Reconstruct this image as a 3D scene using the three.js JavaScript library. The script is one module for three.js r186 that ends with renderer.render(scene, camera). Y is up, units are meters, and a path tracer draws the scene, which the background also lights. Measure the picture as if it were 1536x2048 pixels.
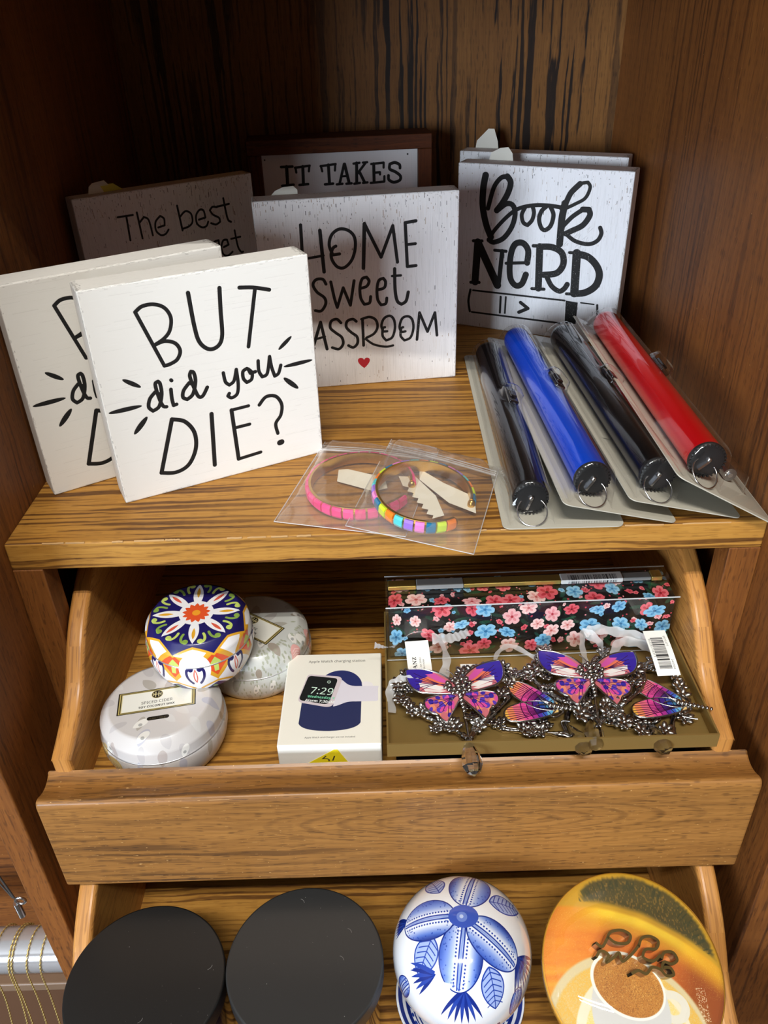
import * as THREE from 'three';
import { RoundedBoxGeometry } from 'three/addons/geometries/RoundedBoxGeometry.js';
import { mergeGeometries, mergeVertices } from 'three/addons/utils/BufferGeometryUtils.js';
import { RectAreaLightUniformsLib } from 'three/addons/lights/RectAreaLightUniformsLib.js';

// ---------------------------------------------------------------- camera, light, exposure
const scene = new THREE.Scene();
scene.background = new THREE.Color(0x000000);
const camera = new THREE.PerspectiveCamera(65.006, 1536 / 2048, 0.02, 30);
camera.position.set(0.0006, 0.2957, 0.433);
camera.rotation.set(THREE.MathUtils.degToRad(-32.837), THREE.MathUtils.degToRad(0.159), THREE.MathUtils.degToRad(-1.893), 'YXZ');
scene.add(camera);
const renderer = new THREE.WebGLRenderer({ antialias: true });
renderer.toneMapping = THREE.LinearToneMapping;
renderer.toneMappingExposure = 0.76;
renderer.shadowMap.enabled = true;
renderer.shadowMap.type = THREE.PCFSoftShadowMap;
RectAreaLightUniformsLib.init();

const CEILING = 2.3, GROUND = -1.15;
// ceiling fittings: centre x, centre z, length, colour, strength, along x?
const FITTINGS = [
  { x: -0.05, z: 1.48, len: 1.2, color: [1.0, 0.955, 0.88], power: 400, label: 'twin tube ceiling light in front of the cabinet' },
];
// the shop window in the front wall, off to the left: x0, x1, y0, y1, z
const WINDOW = { x0: -3.6, x1: -1.5, y0: -0.25, y1: 1.2, z: 4.0, color: [0.78, 0.88, 1.0], power: 37 };

// ---------------------------------------------------------------- helpers
const V3 = (x, y, z) => new THREE.Vector3(x, y, z), V2 = (x, y) => new THREE.Vector2(x, y), D2R = Math.PI / 180;
function rng(seed) { let s = seed >>> 0; return () => { s = (s + 0x6d2b79f5) | 0; let t = Math.imul(s ^ (s >>> 15), 1 | s); t = (t + Math.imul(t ^ (t >>> 7), 61 | t)) ^ t; return ((t ^ (t >>> 14)) >>> 0) / 4294967296; }; }
const clamp = (x, a = 0, b = 1) => Math.min(b, Math.max(a, x)), mix = (a, b, t) => a + (b - a) * t;
const step = (a, b, x) => { const t = clamp((x - a) / (b - a)); return t * t * (3 - 2 * t); };
function hash(x, y, s) { let h = Math.imul(x, 374761393) ^ Math.imul(y, 668265263) ^ Math.imul(s, 1274126177); h = Math.imul(h ^ (h >>> 13), 1274126177); return ((h ^ (h >>> 16)) >>> 0) / 4294967296; }
function noise(x, y, s = 0) {
  const ix = Math.floor(x), iy = Math.floor(y), fx = x - ix, fy = y - iy, u = fx * fx * (3 - 2 * fx), v = fy * fy * (3 - 2 * fy);
  const a = hash(ix, iy, s), b = hash(ix + 1, iy, s), c = hash(ix, iy + 1, s), d = hash(ix + 1, iy + 1, s);
  return a + (b - a) * u + (c - a) * v + (a - b - c + d) * u * v;
}
const fbm = (x, y, s = 0) => (noise(x, y, s) * 4 + noise(x * 2.1, y * 2.1, s + 1) * 2 + noise(x * 4.3, y * 4.3, s + 2)) / 7;

const used = new Map();
function numbered(name) { const n = used.get(name) ?? 0; used.set(name, n + 1); return n ? name + '_' + String(n).padStart(3, '0') : name; }
function thing(name, label, category, [x, y, z] = [0, 0, 0], group) {
  const o = new THREE.Group(); o.name = numbered(name); o.position.set(x, y, z); o.userData = { label, category };
  if (group) o.userData.group = group;
  scene.add(o); return o;
}
function part(name, geometry, material, parent, label) {
  const m = new THREE.Mesh(geometry, material); m.name = name; m.castShadow = m.receiveShadow = true;
  if (label) m.userData.label = label;
  parent.add(m); return m;
}
function structure(name, geometry, material) {
  const m = new THREE.Mesh(geometry, material); m.name = name; m.castShadow = m.receiveShadow = true; m.userData.kind = 'structure'; scene.add(m); return m;
}
const std = (o) => new THREE.MeshStandardMaterial(o), phys = (o) => new THREE.MeshPhysicalMaterial(o);
const srgb = (r, g, b) => new THREE.Color().setRGB(r / 255, g / 255, b / 255, THREE.SRGBColorSpace);
function bx(x0, x1, y0, y1, z0, z1, r = 0) {
  const w = x1 - x0, h = y1 - y0, d = z1 - z0;
  const g = r ? new RoundedBoxGeometry(w, h, d, 2, r) : new THREE.BoxGeometry(w, h, d);
  g.translate((x0 + x1) / 2, (y0 + y1) / 2, (z0 + z1) / 2); return g;
}
// texture coordinates in metres: u runs along the grain axis
function grain(geometry, axis, size = [1, 1], off = [0, 0]) {
  const g = geometry.index ? geometry.toNonIndexed() : geometry, p = g.attributes.position, n = g.attributes.normal, uv = new Float32Array(p.count * 2);
  for (let i = 0; i < p.count; i += 3) {
    let ax = 0, ay = 0, az = 0;
    for (let k = 0; k < 3; k++) { ax += Math.abs(n.getX(i + k)); ay += Math.abs(n.getY(i + k)); az += Math.abs(n.getZ(i + k)); }
    for (let k = 0; k < 3; k++) {
      const x = p.getX(i + k), y = p.getY(i + k), z = p.getZ(i + k);
      let u, v;
      if (axis === 'x') { u = x; v = ay > az ? z : y + 0.037; if (ax > ay && ax > az) { u = z * 0.3; v = y; } }
      else if (axis === 'y') { u = y; v = ax > az ? z : x + 0.021; if (ay > ax && ay > az) { u = z * 0.3; v = x; } }
      else { u = z; v = ax > ay ? y : x; if (az > ax && az > ay) { u = y * 0.3; v = x; } }
      uv[(i + k) * 2] = u / size[0] + off[0]; uv[(i + k) * 2 + 1] = v / size[1] + off[1];
    }
  }
  g.setAttribute('uv', new THREE.BufferAttribute(uv, 2)); return g;
}
function canvas(w, h, draw) {
  const c = document.createElement('canvas'); c.width = w; c.height = h; draw(c.getContext('2d'), w, h);
  const t = new THREE.CanvasTexture(c); t.colorSpace = THREE.SRGBColorSpace; t.anisotropy = 8; return t;
}
function dataTexture(w, h, fn) {
  const d = new Uint8Array(w * h * 4);
  for (let y = 0, i = 0; y < h; y++) for (let x = 0; x < w; x++, i += 4) { const c = fn(x, y); d[i] = clamp(c[0], 0, 255); d[i + 1] = clamp(c[1], 0, 255); d[i + 2] = clamp(c[2], 0, 255); d[i + 3] = 255; }
  const t = new THREE.DataTexture(d, w, h); t.colorSpace = THREE.SRGBColorSpace; t.wrapS = t.wrapT = THREE.MirroredRepeatWrapping; t.magFilter = THREE.LinearFilter; t.minFilter = THREE.LinearMipmapLinearFilter; t.generateMipmaps = true; t.needsUpdate = true; return t;
}
// swept strip / tube through points; lathe with polar texture coordinates by arc length
const curve = (pts, closed = false) => new THREE.CatmullRomCurve3(pts.map((p) => V3(...p)), closed, 'centripetal');
const tube = (pts, r, seg = 40, rad = 6, closed = false) => new THREE.TubeGeometry(curve(pts, closed), seg, r, rad, closed);
function polarLathe(profile, seg = 72, total) {   // profile from the axis at the top outwards and down: [r, y]; the bottom of the picture faces +z
  const n = profile.length, arc = [profile[0][0]];
  for (let i = 1; i < n; i++) arc[i] = arc[i - 1] + Math.hypot(profile[i][0] - profile[i - 1][0], profile[i][1] - profile[i - 1][1]);
  const g = new THREE.LatheGeometry(profile.map(([r, y]) => V2(Math.max(r, 1e-5), y)).reverse(), seg), uv = g.attributes.uv, S = total ?? arc[n - 1];
  for (let s = 0; s <= seg; s++) for (let i = 0; i < n; i++) { const a = (s / seg) * Math.PI * 2, r = (arc[n - 1 - i] / S) * 0.5; uv.setXY(s * n + i, 0.5 + Math.sin(a) * r, 0.5 - Math.cos(a) * r); }
  return g;
}
const lathe = (profile, seg = 64) => new THREE.LatheGeometry(profile.map(([r, y]) => V2(Math.max(r, 1e-5), y)).reverse(), seg);   // same order, no picture
const PRINT = {
  die: [
    ['', 15.1, [212,123,290,378]],
    ['', 15.1, [212,123,244,104,293,104,335,127,354,173,340,227,307,259,261,279]],
    ['', 15.8, [261,279,309,269,353,287,369,325,350,361,314,376,290,378]],
    ['', 17.3, [444,81,448,228,460,304,498,344,542,335,565,290,573,184,582,83]],
    ['', 16.2, [670,96,733,106,805,128]],
    ['', 16.4, [740,112,678,368]],
    ['', 15.6, [251,507,229,489,201,515,189,552,204,575,234,560,255,507,257,457,250,443,236,454,240,514,251,561,266,569]],
    ['', 15.7, [299,492,296,538,298,570,312,568]],
    ['', 15.6, [307,449,309,452]],
    ['', 16.0, [406,495,384,480,354,510,346,541,363,556,392,537,413,481,412,438,400,429,392,451,403,511,416,554,436,555,462,519]],
    ['', 15.2, [545,467,549,512,565,531,589,516,607,464]],
    ['', 15.3, [607,464,607,536,596,582,568,596,551,583,559,572]],
    ['', 15.5, [657,470,637,481,635,515,649,537,673,527,679,496,663,474,671,496,696,494]],
    ['', 15.5, [715,445,713,495,726,526,752,514,772,436]],
    ['', 15.6, [772,436,776,487,787,536,807,526,822,489]],
    ['ray', 20.5, [103,402,173,453]],
    ['ray', 20.9, [16,541,161,539]],
    ['ray', 23.7, [174,596,103,666]],
    ['ray', 18.8, [888,360,819,412]],
    ['ray', 19.6, [982,496,836,500]],
    ['ray', 23.7, [830,555,898,624]],
    ['', 18.2, [279,635,186,889]],
    ['', 18.2, [279,635,334,660,369,724,363,807,318,881,253,905,186,889]],
    ['', 18.8, [462,653,439,918]],
    ['', 18.0, [558,657,559,919]],
    ['', 14.8, [558,657,642,655]],
    ['', 15.2, [563,751,636,750]],
    ['', 15.7, [559,919,673,912]],
    ['', 16.2, [695,663,733,630,781,639,806,687,796,741,766,780,771,834]],
    ['', 27.5, [776,887,785,886]],
  ],
  home: [
    ['', 14.0, [221,121,216,338]],
    ['', 15.6, [312,153,319,361]],
    ['', 11.6, [220,290,321,278]],
    ['', 13.9, [401,275,368,278,353,229,367,180,404,153,447,160,478,194,480,252,460,310,423,345,390,342,366,311,359,277,370,245,385,235]],
    ['', 16.4, [517,355,531,134]],
    ['', 14.3, [531,134,608,305,670,152,690,336]],
    ['', 14.4, [785,135,732,141,740,362,784,360]],
    ['', 13.2, [738,250,782,248]],
    ['', 13.5, [324,425,310,399,277,398,259,424,276,463,311,495,316,529,291,565,261,561]],
    ['', 13.5, [349,415,362,501,374,553,410,450,442,546,467,417]],
    ['', 13.7, [495,460,529,451,543,425,531,403,508,411,495,456,497,511,514,546,541,540,548,507]],
    ['', 13.7, [584,474,619,465,627,435,616,415,593,425,582,470,584,525,601,556,625,550,631,521]],
    ['', 15.0, [675,369,675,477,685,540,707,560,731,544,743,497]],
    ['', 11.3, [661,406,706,406]],
    ['', 14.0, [177,637,152,619,120,641,104,696,110,755,139,774,171,755]],
    ['', 14.0, [215,624,208,771,239,769]],
    ['', 14.3, [240,749,283,626,307,779]],
    ['', 11.1, [258,717,300,708]],
    ['', 13.3, [388,638,367,616,338,626,332,662,359,692,388,719,393,757,369,784,335,773]],
    ['', 13.3, [468,636,450,622,421,632,415,664,439,695,468,722,469,759,446,781,421,768]],
    ['', 13.3, [501,626,501,774]],
    ['', 12.5, [496,626,538,617,570,636,578,677,558,712,518,732]],
    ['', 11.2, [514,739,556,773,618,791,658,787]],
    ['', 12.0, [628,704,608,704,599,670,614,631,645,619,666,643,670,692,654,741,622,755,604,728,606,687,617,680]],
    ['', 12.0, [725,712,705,712,695,682,710,638,741,629,763,651,768,700,752,749,720,763,700,736,703,695,713,688]],
    ['', 13.0, [787,764,801,613,844,723,883,619,895,748]],
  ],
  nerd: [
    ['', 30.1, [167,62,156,132,156,237,181,342,214,416]],
    ['', 20.2, [189,249,219,129,259,72,297,62]],
    ['', 26.7, [297,62,318,94,306,152,274,214,243,257]],
    ['', 23.1, [252,252,298,216,337,220,355,267,340,344,293,416,234,446,203,435]],
    ['', 17.6, [203,435,231,380,295,302,354,249,407,225,475,211,550,208,617,213]],
    ['', 18.0, [411,230,395,272,407,315,433,328,458,297,466,252,454,217]],
    ['', 19.2, [535,214,509,243,499,290,516,338,542,347,570,318,580,258,559,214]],
    ['', 14.6, [618,219,662,144,714,81,756,68,771,95,750,153,696,190,647,217]],
    ['', 24.0, [714,78,668,130,645,188]],
    ['', 30.5, [641,189,630,277,630,422]],
    ['', 19.3, [638,320,688,261,743,217]],
    ['', 24.5, [742,216,777,215,785,247,751,304,689,342,660,359]],
    ['', 17.9, [660,359,716,396,792,408,841,385,860,343,850,310]],
    ['', 35.5, [134,455,124,704]],
    ['', 37.1, [136,459,269,709]],
    ['', 20.7, [289,496,277,704]],
    ['', 14.6, [105,449,160,445]],
    ['', 15.2, [97,710,151,705]],
    ['', 14.4, [242,494,313,494]],
    ['', 14.5, [317,567,452,550]],
    ['', 28.4, [446,551,447,477,413,436,370,443,347,491,340,579,350,659,383,698,421,685,443,624]],
    ['', 32.4, [515,448,525,700]],
    ['', 15.5, [476,446,538,442]],
    ['', 29.2, [523,447,592,445,648,474,662,538,628,595,552,614]],
    ['', 23.6, [568,619,604,677,652,704,681,685,696,657]],
    ['', 14.5, [486,707,560,702]],
    ['', 37.6, [734,466,743,707]],
    ['', 13.6, [692,466,753,464]],
    ['', 31.6, [735,470,800,482,853,527,876,582,861,648,807,694,739,710]],
    ['', 14.2, [697,715,747,711]],
    ['', 11.1, [96,758,85,832,96,901]],
    ['', 8.5, [113,760,690,758]],
    ['', 8.7, [109,904,687,904]],
    ['', 10.0, [294,781,294,885]],
    ['', 8.3, [327,779,326,884]],
    ['', 16.5, [422,803,470,835,415,867]],
    ['fill', 0, [697,757,769,761,769,897,703,901]],
    ['', 6.3, [787,760,864,761]],
    ['', 9.3, [884,763,889,815,884,873]],
  ],
  takes: [
    ['', 12.1, [206,141,203,235]],
    ['', 9.1, [176,141,238,141]],
    ['', 9.3, [173,237,236,234]],
    ['', 11.4, [294,144,290,235]],
    ['', 8.4, [251,148,332,141]],
    ['', 8.4, [254,148,256,172]],
    ['', 8.4, [330,142,325,169]],
    ['', 9.3, [268,237,316,234]],
    ['', 11.4, [434,142,434,237]],
    ['', 8.4, [391,146,474,139]],
    ['', 8.4, [393,146,398,172]],
    ['', 8.4, [472,140,468,171]],
    ['', 9.3, [409,240,454,238]],
    ['', 9.9, [520,141,490,240]],
    ['', 11.5, [523,142,543,239]],
    ['', 7.7, [500,203,537,202]],
    ['', 8.6, [474,243,506,241]],
    ['', 8.6, [527,242,557,241]],
    ['', 11.5, [589,139,585,240]],
    ['', 8.4, [572,141,605,138]],
    ['', 8.6, [571,244,603,241]],
    ['', 9.2, [637,141,590,194]],
    ['', 10.8, [603,185,629,239]],
    ['', 7.7, [623,138,648,137]],
    ['', 8.6, [620,242,645,240]],
    ['', 11.5, [683,147,682,241]],
    ['', 8.4, [669,147,738,143,737,168]],
    ['', 8.5, [684,192,716,191,716,202]],
    ['', 8.6, [663,244,739,240,740,213]],
    ['', 10.8, [828,174,825,157,799,145,772,152,771,177,802,193,829,215,825,237,792,246,765,232,763,210]],
    ['dot', 3.8, [91,103]],
    ['dot', 4.6, [871,105]],
  ],
  best: [
    ['', 9.2, [258,109,255,226]],
    ['', 8.4, [212,109,294,110]],
    ['', 9.3, [317,102,322,227]],
    ['', 8.7, [319,153,350,128,373,147,381,222]],
    ['', 8.9, [418,189,455,184,458,152,439,136,409,160,403,201,426,228,453,226,473,208]],
    ['', 9.7, [542,101,551,224]],
    ['', 9.0, [549,156,584,134,614,151,615,191,591,210,556,216]],
    ['', 9.3, [654,186,694,181,689,146,667,139,642,163,640,202,665,226,693,224,707,204]],
    ['', 9.3, [769,140,744,135,726,150,742,174,774,194,778,215,751,225,723,214]],
    ['', 10.1, [815,102,825,204,844,225]],
    ['', 9.3, [770,138,845,134]],
    ['', 9.6, [751,307,724,313,712,345,728,367,750,352,754,307,748,412,726,435,706,423]],
    ['', 9.7, [779,347,811,339,805,312,781,313,765,346,772,384,800,395,830,380]],
    ['', 9.7, [859,272,867,356,883,389,896,391]],
    ['', 8.9, [831,312,890,310]],
  ],
};
// ---------------------------------------------------------------- wood
function oak({ px = 2048, py = 1024, w = 0.6, h = 0.3, seed = 1, light, mid, dark, lines = 300, long = 9, lineAmt = 0.75, from = 0.56, to = 0.82, pores = 0.35, flecks = 0, cathedral = null, warp = 0.006, tone = 0.5, bandAmt = 0.9 }) {
  return dataTexture(px, py, (i, j) => {
    const x = (i / px) * w, y = (j / py) * h;
    let yy = y + warp * (fbm(x * 6, y * 7, seed) - 0.5) + 0.0016 * (noise(x * 40, y * 60, seed + 9) - 0.5);
    let band = fbm(x * 3, yy * 26, seed + 3);
    let line = step(from, to, noise(x * long, yy * lines, seed + 4) * 0.82 + 0.18 * noise(x * 90, yy * lines * 2.6, seed + 5)) * (0.45 + 0.75 * step(0.3, 0.65, band));
    if (cathedral) {
      const dx = (x - cathedral.x) / cathedral.rx, dy = (y - cathedral.y) / cathedral.ry, q = Math.sqrt(dx * dx + dy * dy) + 0.22 * (fbm(x * 8, y * 24, seed + 6) - 0.5);
      const f = q * cathedral.n - Math.floor(q * cathedral.n), arch = step(0.55, 0.8, f) * (1 - step(0.88, 1, f)) * (1 - step(1.4, 2.3, q)) * (0.5 + 0.9 * noise(x * 220, y * 900, seed + 7));
      line = Math.max(line * step(0.7, 2.6, q), arch * 0.5);
    }
    const fine = noise(x * 110, yy * 2300, seed + 8), pore = step(0.66, 0.9, noise(x * 150, yy * 1500, seed + 10)) * pores, fib = noise(x * 30, yy * 900, seed + 11);
    const t = clamp(tone + (band - 0.5) * bandAmt + (fib - 0.5) * 0.5 + (fine - 0.5) * 0.35), k = clamp(line * lineAmt + pore);
    const fl = flecks && noise(x * 260, y * 1900, seed + 12) > 1 - flecks * (0.4 + band) ? 0.7 : 0;
    const out = [0, 0, 0];
    for (let c = 0; c < 3; c++) { let v = mix(light[c], mid[c], t); v = mix(v, dark[c], k); out[c] = mix(v, [212, 168, 108][c], fl); }
    return out;
  });
}
const shelfTex = oak({ seed: 11, light: [192, 142, 66], mid: [164, 113, 45], dark: [86, 52, 18], lines: 540, long: 9, lineAmt: 0.68, from: 0.5, to: 0.72, pores: 0.22, bandAmt: 0.45 });
const panelTex = oak({ seed: 31, px: 2048, py: 1024, w: 0.8, h: 0.4, light: [134, 82, 34], mid: [106, 61, 24], dark: [60, 32, 12], lines: 330, long: 5, lineAmt: 0.55, from: 0.52, to: 0.9, pores: 0.4, flecks: 0.012 });
const backTex = oak({ seed: 47, px: 2048, py: 1024, w: 0.6, h: 0.5, light: [136, 92, 43], mid: [108, 69, 30], dark: [30, 17, 7], lines: 420, long: 8, lineAmt: 0.85, from: 0.58, to: 0.70, pores: 0.22, bandAmt: 0.5 });
const frontTex = oak({ seed: 63, px: 2048, py: 512, w: 0.5, h: 0.125, light: [164, 114, 56], mid: [130, 86, 38], dark: [74, 47, 21], lines: 360, long: 12, lineAmt: 0.55, from: 0.52, to: 0.85, pores: 0.4, flecks: 0.05, cathedral: { x: 0.31, y: 0.060, rx: 0.085, ry: 0.0125, n: 3.4 }, warp: 0.01 });
const railTex = oak({ seed: 77, px: 1024, py: 512, w: 0.3, h: 0.15, light: [206, 150, 80], mid: [176, 118, 54], dark: [118, 74, 34], lines: 500, long: 26, lineAmt: 0.35, from: 0.55, to: 0.9, pores: 0.45 });
const wood = (t, o = {}) => phys({ map: t, bumpMap: t, bumpScale: 0.0002, roughness: 0.6, specularIntensity: 0.6, clearcoat: 0.1, clearcoatRoughness: 0.35, ...o });
const shelfWood = wood(shelfTex), panelWood = wood(panelTex), backWood = wood(backTex, { clearcoat: 0.03 }), frontWood = wood(frontTex, { clearcoat: 0.3, clearcoatRoughness: 0.25 }), railWood = wood(railTex, { clearcoat: 0.45, clearcoatRoughness: 0.3 });

// ---------------------------------------------------------------- plain materials
const M = {
  ceiling: std({ color: srgb(212, 210, 204), roughness: 0.95 }), wall: std({ color: srgb(108, 100, 92), roughness: 0.95 }), ground: std({ color: srgb(74, 67, 60), roughness: 0.8 }),
  fitting: std({ color: srgb(235, 235, 232), roughness: 0.5 }),
  black: std({ color: srgb(22, 22, 23), roughness: 0.45 }), blackGloss: phys({ color: srgb(12, 12, 14), roughness: 0.22, clearcoat: 0.6, clearcoatRoughness: 0.1 }),
  chrome: std({ color: srgb(205, 205, 208), metalness: 1, roughness: 0.16 }), steel: std({ color: srgb(170, 170, 172), metalness: 1, roughness: 0.28 }),
  pewter: std({ color: srgb(168, 163, 158), metalness: 1, roughness: 0.2 }), gold: std({ color: srgb(214, 172, 92), metalness: 1, roughness: 0.3 }), antique: std({ color: srgb(146, 120, 66), metalness: 1, roughness: 0.26 }),
  paper: std({ color: srgb(240, 238, 230), roughness: 0.85 }),
  clear: phys({ color: 0xffffff, transmission: 1, roughness: 0.03, ior: 1.46, thickness: 0, side: THREE.DoubleSide }),
  film: phys({ color: srgb(250, 248, 246), transmission: 0.93, roughness: 0.1, ior: 1.45, thickness: 0, side: THREE.DoubleSide }),
  acrylic: phys({ color: 0xffffff, transmission: 1, roughness: 0.01, ior: 1.49, thickness: 0 }),
  crystal: phys({ color: 0xffffff, transmission: 1, roughness: 0.0, ior: 1.6, thickness: 0.01, flatShading: true }),
};
// ---------------------------------------------------------------- the room
{
  structure('floor', bx(-4.5, 2.7, GROUND - 0.1, GROUND, -0.8, 4.1), M.ground);
  structure('ceiling', bx(-4.5, 2.7, CEILING, CEILING + 0.1, -0.8, 4.1), M.ceiling);
  structure('wall_back', bx(-4.5, 2.7, GROUND, CEILING, -0.8, -0.7), M.wall);
  structure('wall_left', bx(-4.5, -4.4, GROUND, CEILING, -0.7, 4.0), M.wall);
  structure('wall_right', bx(2.6, 2.7, GROUND, CEILING, -0.7, 4.0), M.wall);
  const w = WINDOW;
  structure('wall_front', mergeGeometries([bx(-4.4, w.x0, GROUND, CEILING, 4.0, 4.1), bx(w.x1, 2.6, GROUND, CEILING, 4.0, 4.1), bx(w.x0, w.x1, GROUND, w.y0, 4.0, 4.1), bx(w.x0, w.x1, w.y1, CEILING, 4.0, 4.1)]), M.wall);
  const f0 = 0.05, win = structure('window_1', mergeGeometries([bx(w.x0, w.x0 + f0, w.y0, w.y1, 3.97, 4.09), bx(w.x1 - f0, w.x1, w.y0, w.y1, 3.97, 4.09), bx(w.x0 + f0, w.x1 - f0, w.y0, w.y0 + f0, 3.97, 4.09), bx(w.x0 + f0, w.x1 - f0, w.y1 - f0, w.y1, 3.97, 4.09), bx((w.x0 + w.x1) / 2 - 0.025, (w.x0 + w.x1) / 2 + 0.025, w.y0 + f0, w.y1 - f0, 3.98, 4.08)]), M.fitting);
  part('pane', bx(w.x0 + f0, w.x1 - f0, w.y0 + f0, w.y1 - f0, 4.03, 4.04), std({ color: 0x000000, emissive: new THREE.Color(...w.color), emissiveIntensity: 4, roughness: 0.2 }), win);
  const day = new THREE.RectAreaLight(new THREE.Color(...w.color), w.power, w.x1 - w.x0 - 0.1, w.y1 - w.y0 - 0.1); day.position.set((w.x0 + w.x1) / 2, (w.y0 + w.y1) / 2, 3.96); scene.add(day); day.name = 'daylight';
  for (const f of FITTINGS) {
    const t = thing('ceiling_light', f.label, 'ceiling light', [f.x, CEILING, f.z]);
    part('housing', bx(-f.len / 2 - 0.03, f.len / 2 + 0.03, -0.05, 0, -0.13, 0.13, 0.008), M.fitting, t);
    for (const s of [-1, 1]) {
      const glow = std({ color: 0xffffff, emissive: new THREE.Color(...f.color), emissiveIntensity: 6, roughness: 0.4 });
      const g = new THREE.CylinderGeometry(0.013, 0.013, f.len, 14); g.rotateZ(Math.PI / 2); g.translate(0, -0.065, s * 0.055);
      part('tube', g, glow, t);
      const l = new THREE.RectAreaLight(new THREE.Color(...f.color), f.power, f.len, 0.034);
      l.position.set(0, -0.081, s * 0.055); l.rotation.x = -Math.PI / 2; t.add(l);
    }
  }
}

// ---------------------------------------------------------------- the cabinet with its shelf and tilt-front bins
const SHELF = 0.02125, FLOOR1 = -0.167, STEP_Y = -0.176, STEP_Z = 0.12, FLOOR2 = FLOOR1 + STEP_Y;
{
  const c = thing('display_cabinet', 'brown oak display cabinet with a shelf above open-topped drawers', 'cabinet');
  part('side_panel', grain(bx(-0.27, -0.25, GROUND, 0.6, -0.485, 0.0885, 0.0015), 'y', [0.8, 0.4]), panelWood, c);
  part('side_panel', grain(bx(0.25, 0.32, GROUND, 0.6, -0.485, 0.112, 0.0015), 'y', [0.8, 0.4], [0.37, 0.3]), panelWood, c);
  part('back_panel', grain(bx(-0.27, 0.27, GROUND, 0.6, -0.5, -0.485), 'y', [0.6, 0.5], [0.1, 0.32]), backWood, c);
  part('top_board', grain(bx(-0.25, 0.25, 0.345, 0.367, -0.485, 0.0), 'x', [0.6, 0.3]), shelfWood, c);
  part('shelf_board', grain(bx(-0.25, 0.25, -SHELF, 0, -0.485, 0, 0.0016), 'x', [0.6, 0.3], [0.05, 0.1]), shelfWood, c);
  {   // varnish rubbed off in places along the front edge
    const r = rng(404), bits = []; for (let x = -0.245; x < 0.235;) { const l = 0.004 + 0.03 * r() * r(), n = 5, pts = []; for (let k = 0; k <= n; k++) pts.push([x + (l * k) / n, -0.0006 + 0.0003 * (r() - 0.5), -0.0006 + 0.0003 * (r() - 0.5)]); if (r() < (Math.abs(x + 0.13) < 0.08 ? 0.85 : 0.4)) bits.push(tube(pts, 0.00055 + 0.0003 * r(), 8, 5)); x += l + 0.012 * r() * r(); }
    part('worn_edge', mergeGeometries(bits), std({ color: srgb(186, 146, 96), roughness: 0.8 }), c, 'pale worn varnish along the shelf edge').userData.kind = 'stuff';
  }
  part('stile', grain(bx(-0.25, -0.2295, GROUND, -SHELF, -0.02, 0, 0.001), 'y', [0.8, 0.4], [0.2, 0.6]), panelWood, c);
  part('stile', grain(bx(0.2285, 0.25, GROUND, -SHELF, -0.02, 0, 0.001), 'y', [0.8, 0.4], [0.6, 0.15]), panelWood, c);

  const railPts = [[-0.46, -0.034], [-0.16, -0.034], [-0.09, -0.040], [-0.055, -0.050], [-0.029, -0.0615], [-0.0115, -0.0718], [0.002, -0.0825], [0.0135, -0.0945], [0.0235, -0.1055], [0.0365, -0.1145], [0.053, -0.1215], [0.0695, -0.1275]];
  function drawer(dy, dz, reach, off) {
    const d = new THREE.Group(); d.name = 'drawer'; d.position.set(0, dy, dz); c.add(d);
    const zi = 0.0685 + reach;
    // front board: one moulded profile (z, y) run along x
    const s = new THREE.Shape();
    s.moveTo(zi, -0.139); s.quadraticCurveTo(zi + 0.009, -0.1462, zi + 0.0195, -0.1402); s.quadraticCurveTo(zi + 0.026, -0.1365, zi + 0.027, -0.1435);
    s.lineTo(zi + 0.027, -0.226); s.quadraticCurveTo(zi + 0.0268, -0.2287, zi + 0.024, -0.2288); s.lineTo(zi, -0.2288); s.closePath();
    const W = 0.472, g = new THREE.ExtrudeGeometry(s, { depth: W - 0.003, bevelEnabled: true, bevelThickness: 0.0015, bevelSize: 0.0012, bevelOffset: -0.0012, bevelSegments: 2, curveSegments: 10 });
    g.rotateY(-Math.PI / 2); g.scale(1, 1, 1); g.translate(W / 2 - 0.0015 + 0.003, 0, 0);   // shape x becomes +z, depth runs along -x
    part('front_board', grain(g, 'x', [0.5, 0.125], [0.5 + off, 1.534 + off]), frontWood, d);
    // sides with the swept top edge
    for (const sx of [-1, 1]) {
      const q = new THREE.Shape(), pts = railPts.concat(reach ? [[zi, -0.131]] : []);
      q.moveTo(-0.46, -0.2); q.lineTo(pts[0][0], pts[0][1]); q.splineThru(pts.slice(1).map((p) => V2(...p))); q.lineTo(zi, -0.2); q.closePath();
      const e = new THREE.ExtrudeGeometry(q, { depth: 0.0065, bevelEnabled: true, bevelThickness: 0.0035, bevelSize: 0.0035, bevelOffset: -0.0035, bevelSegments: 4, curveSegments: 40 });
      e.rotateY(-Math.PI / 2); e.translate(sx * 0.222 + 0.00325, 0, 0);
      part('side_board', grain(e, 'z', [0.3, 0.15], [off, sx * 0.2]), railWood, d);
    }
    part('bottom_board', grain(bx(-0.2155, 0.2155, FLOOR1 - 0.006, FLOOR1, -0.46, zi), 'x', [0.6, 0.3], [off + 0.3, 0.45]), shelfWood, d);
    part('rear_board', grain(bx(-0.2155, 0.2155, -0.2, -0.045, -0.47, -0.46), 'x', [0.6, 0.3], [0.2, off]), panelWood, d);
  }
  drawer(0, 0, 0, 0);
  drawer(STEP_Y, STEP_Z, 0.028, 0.31);
}
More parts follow.
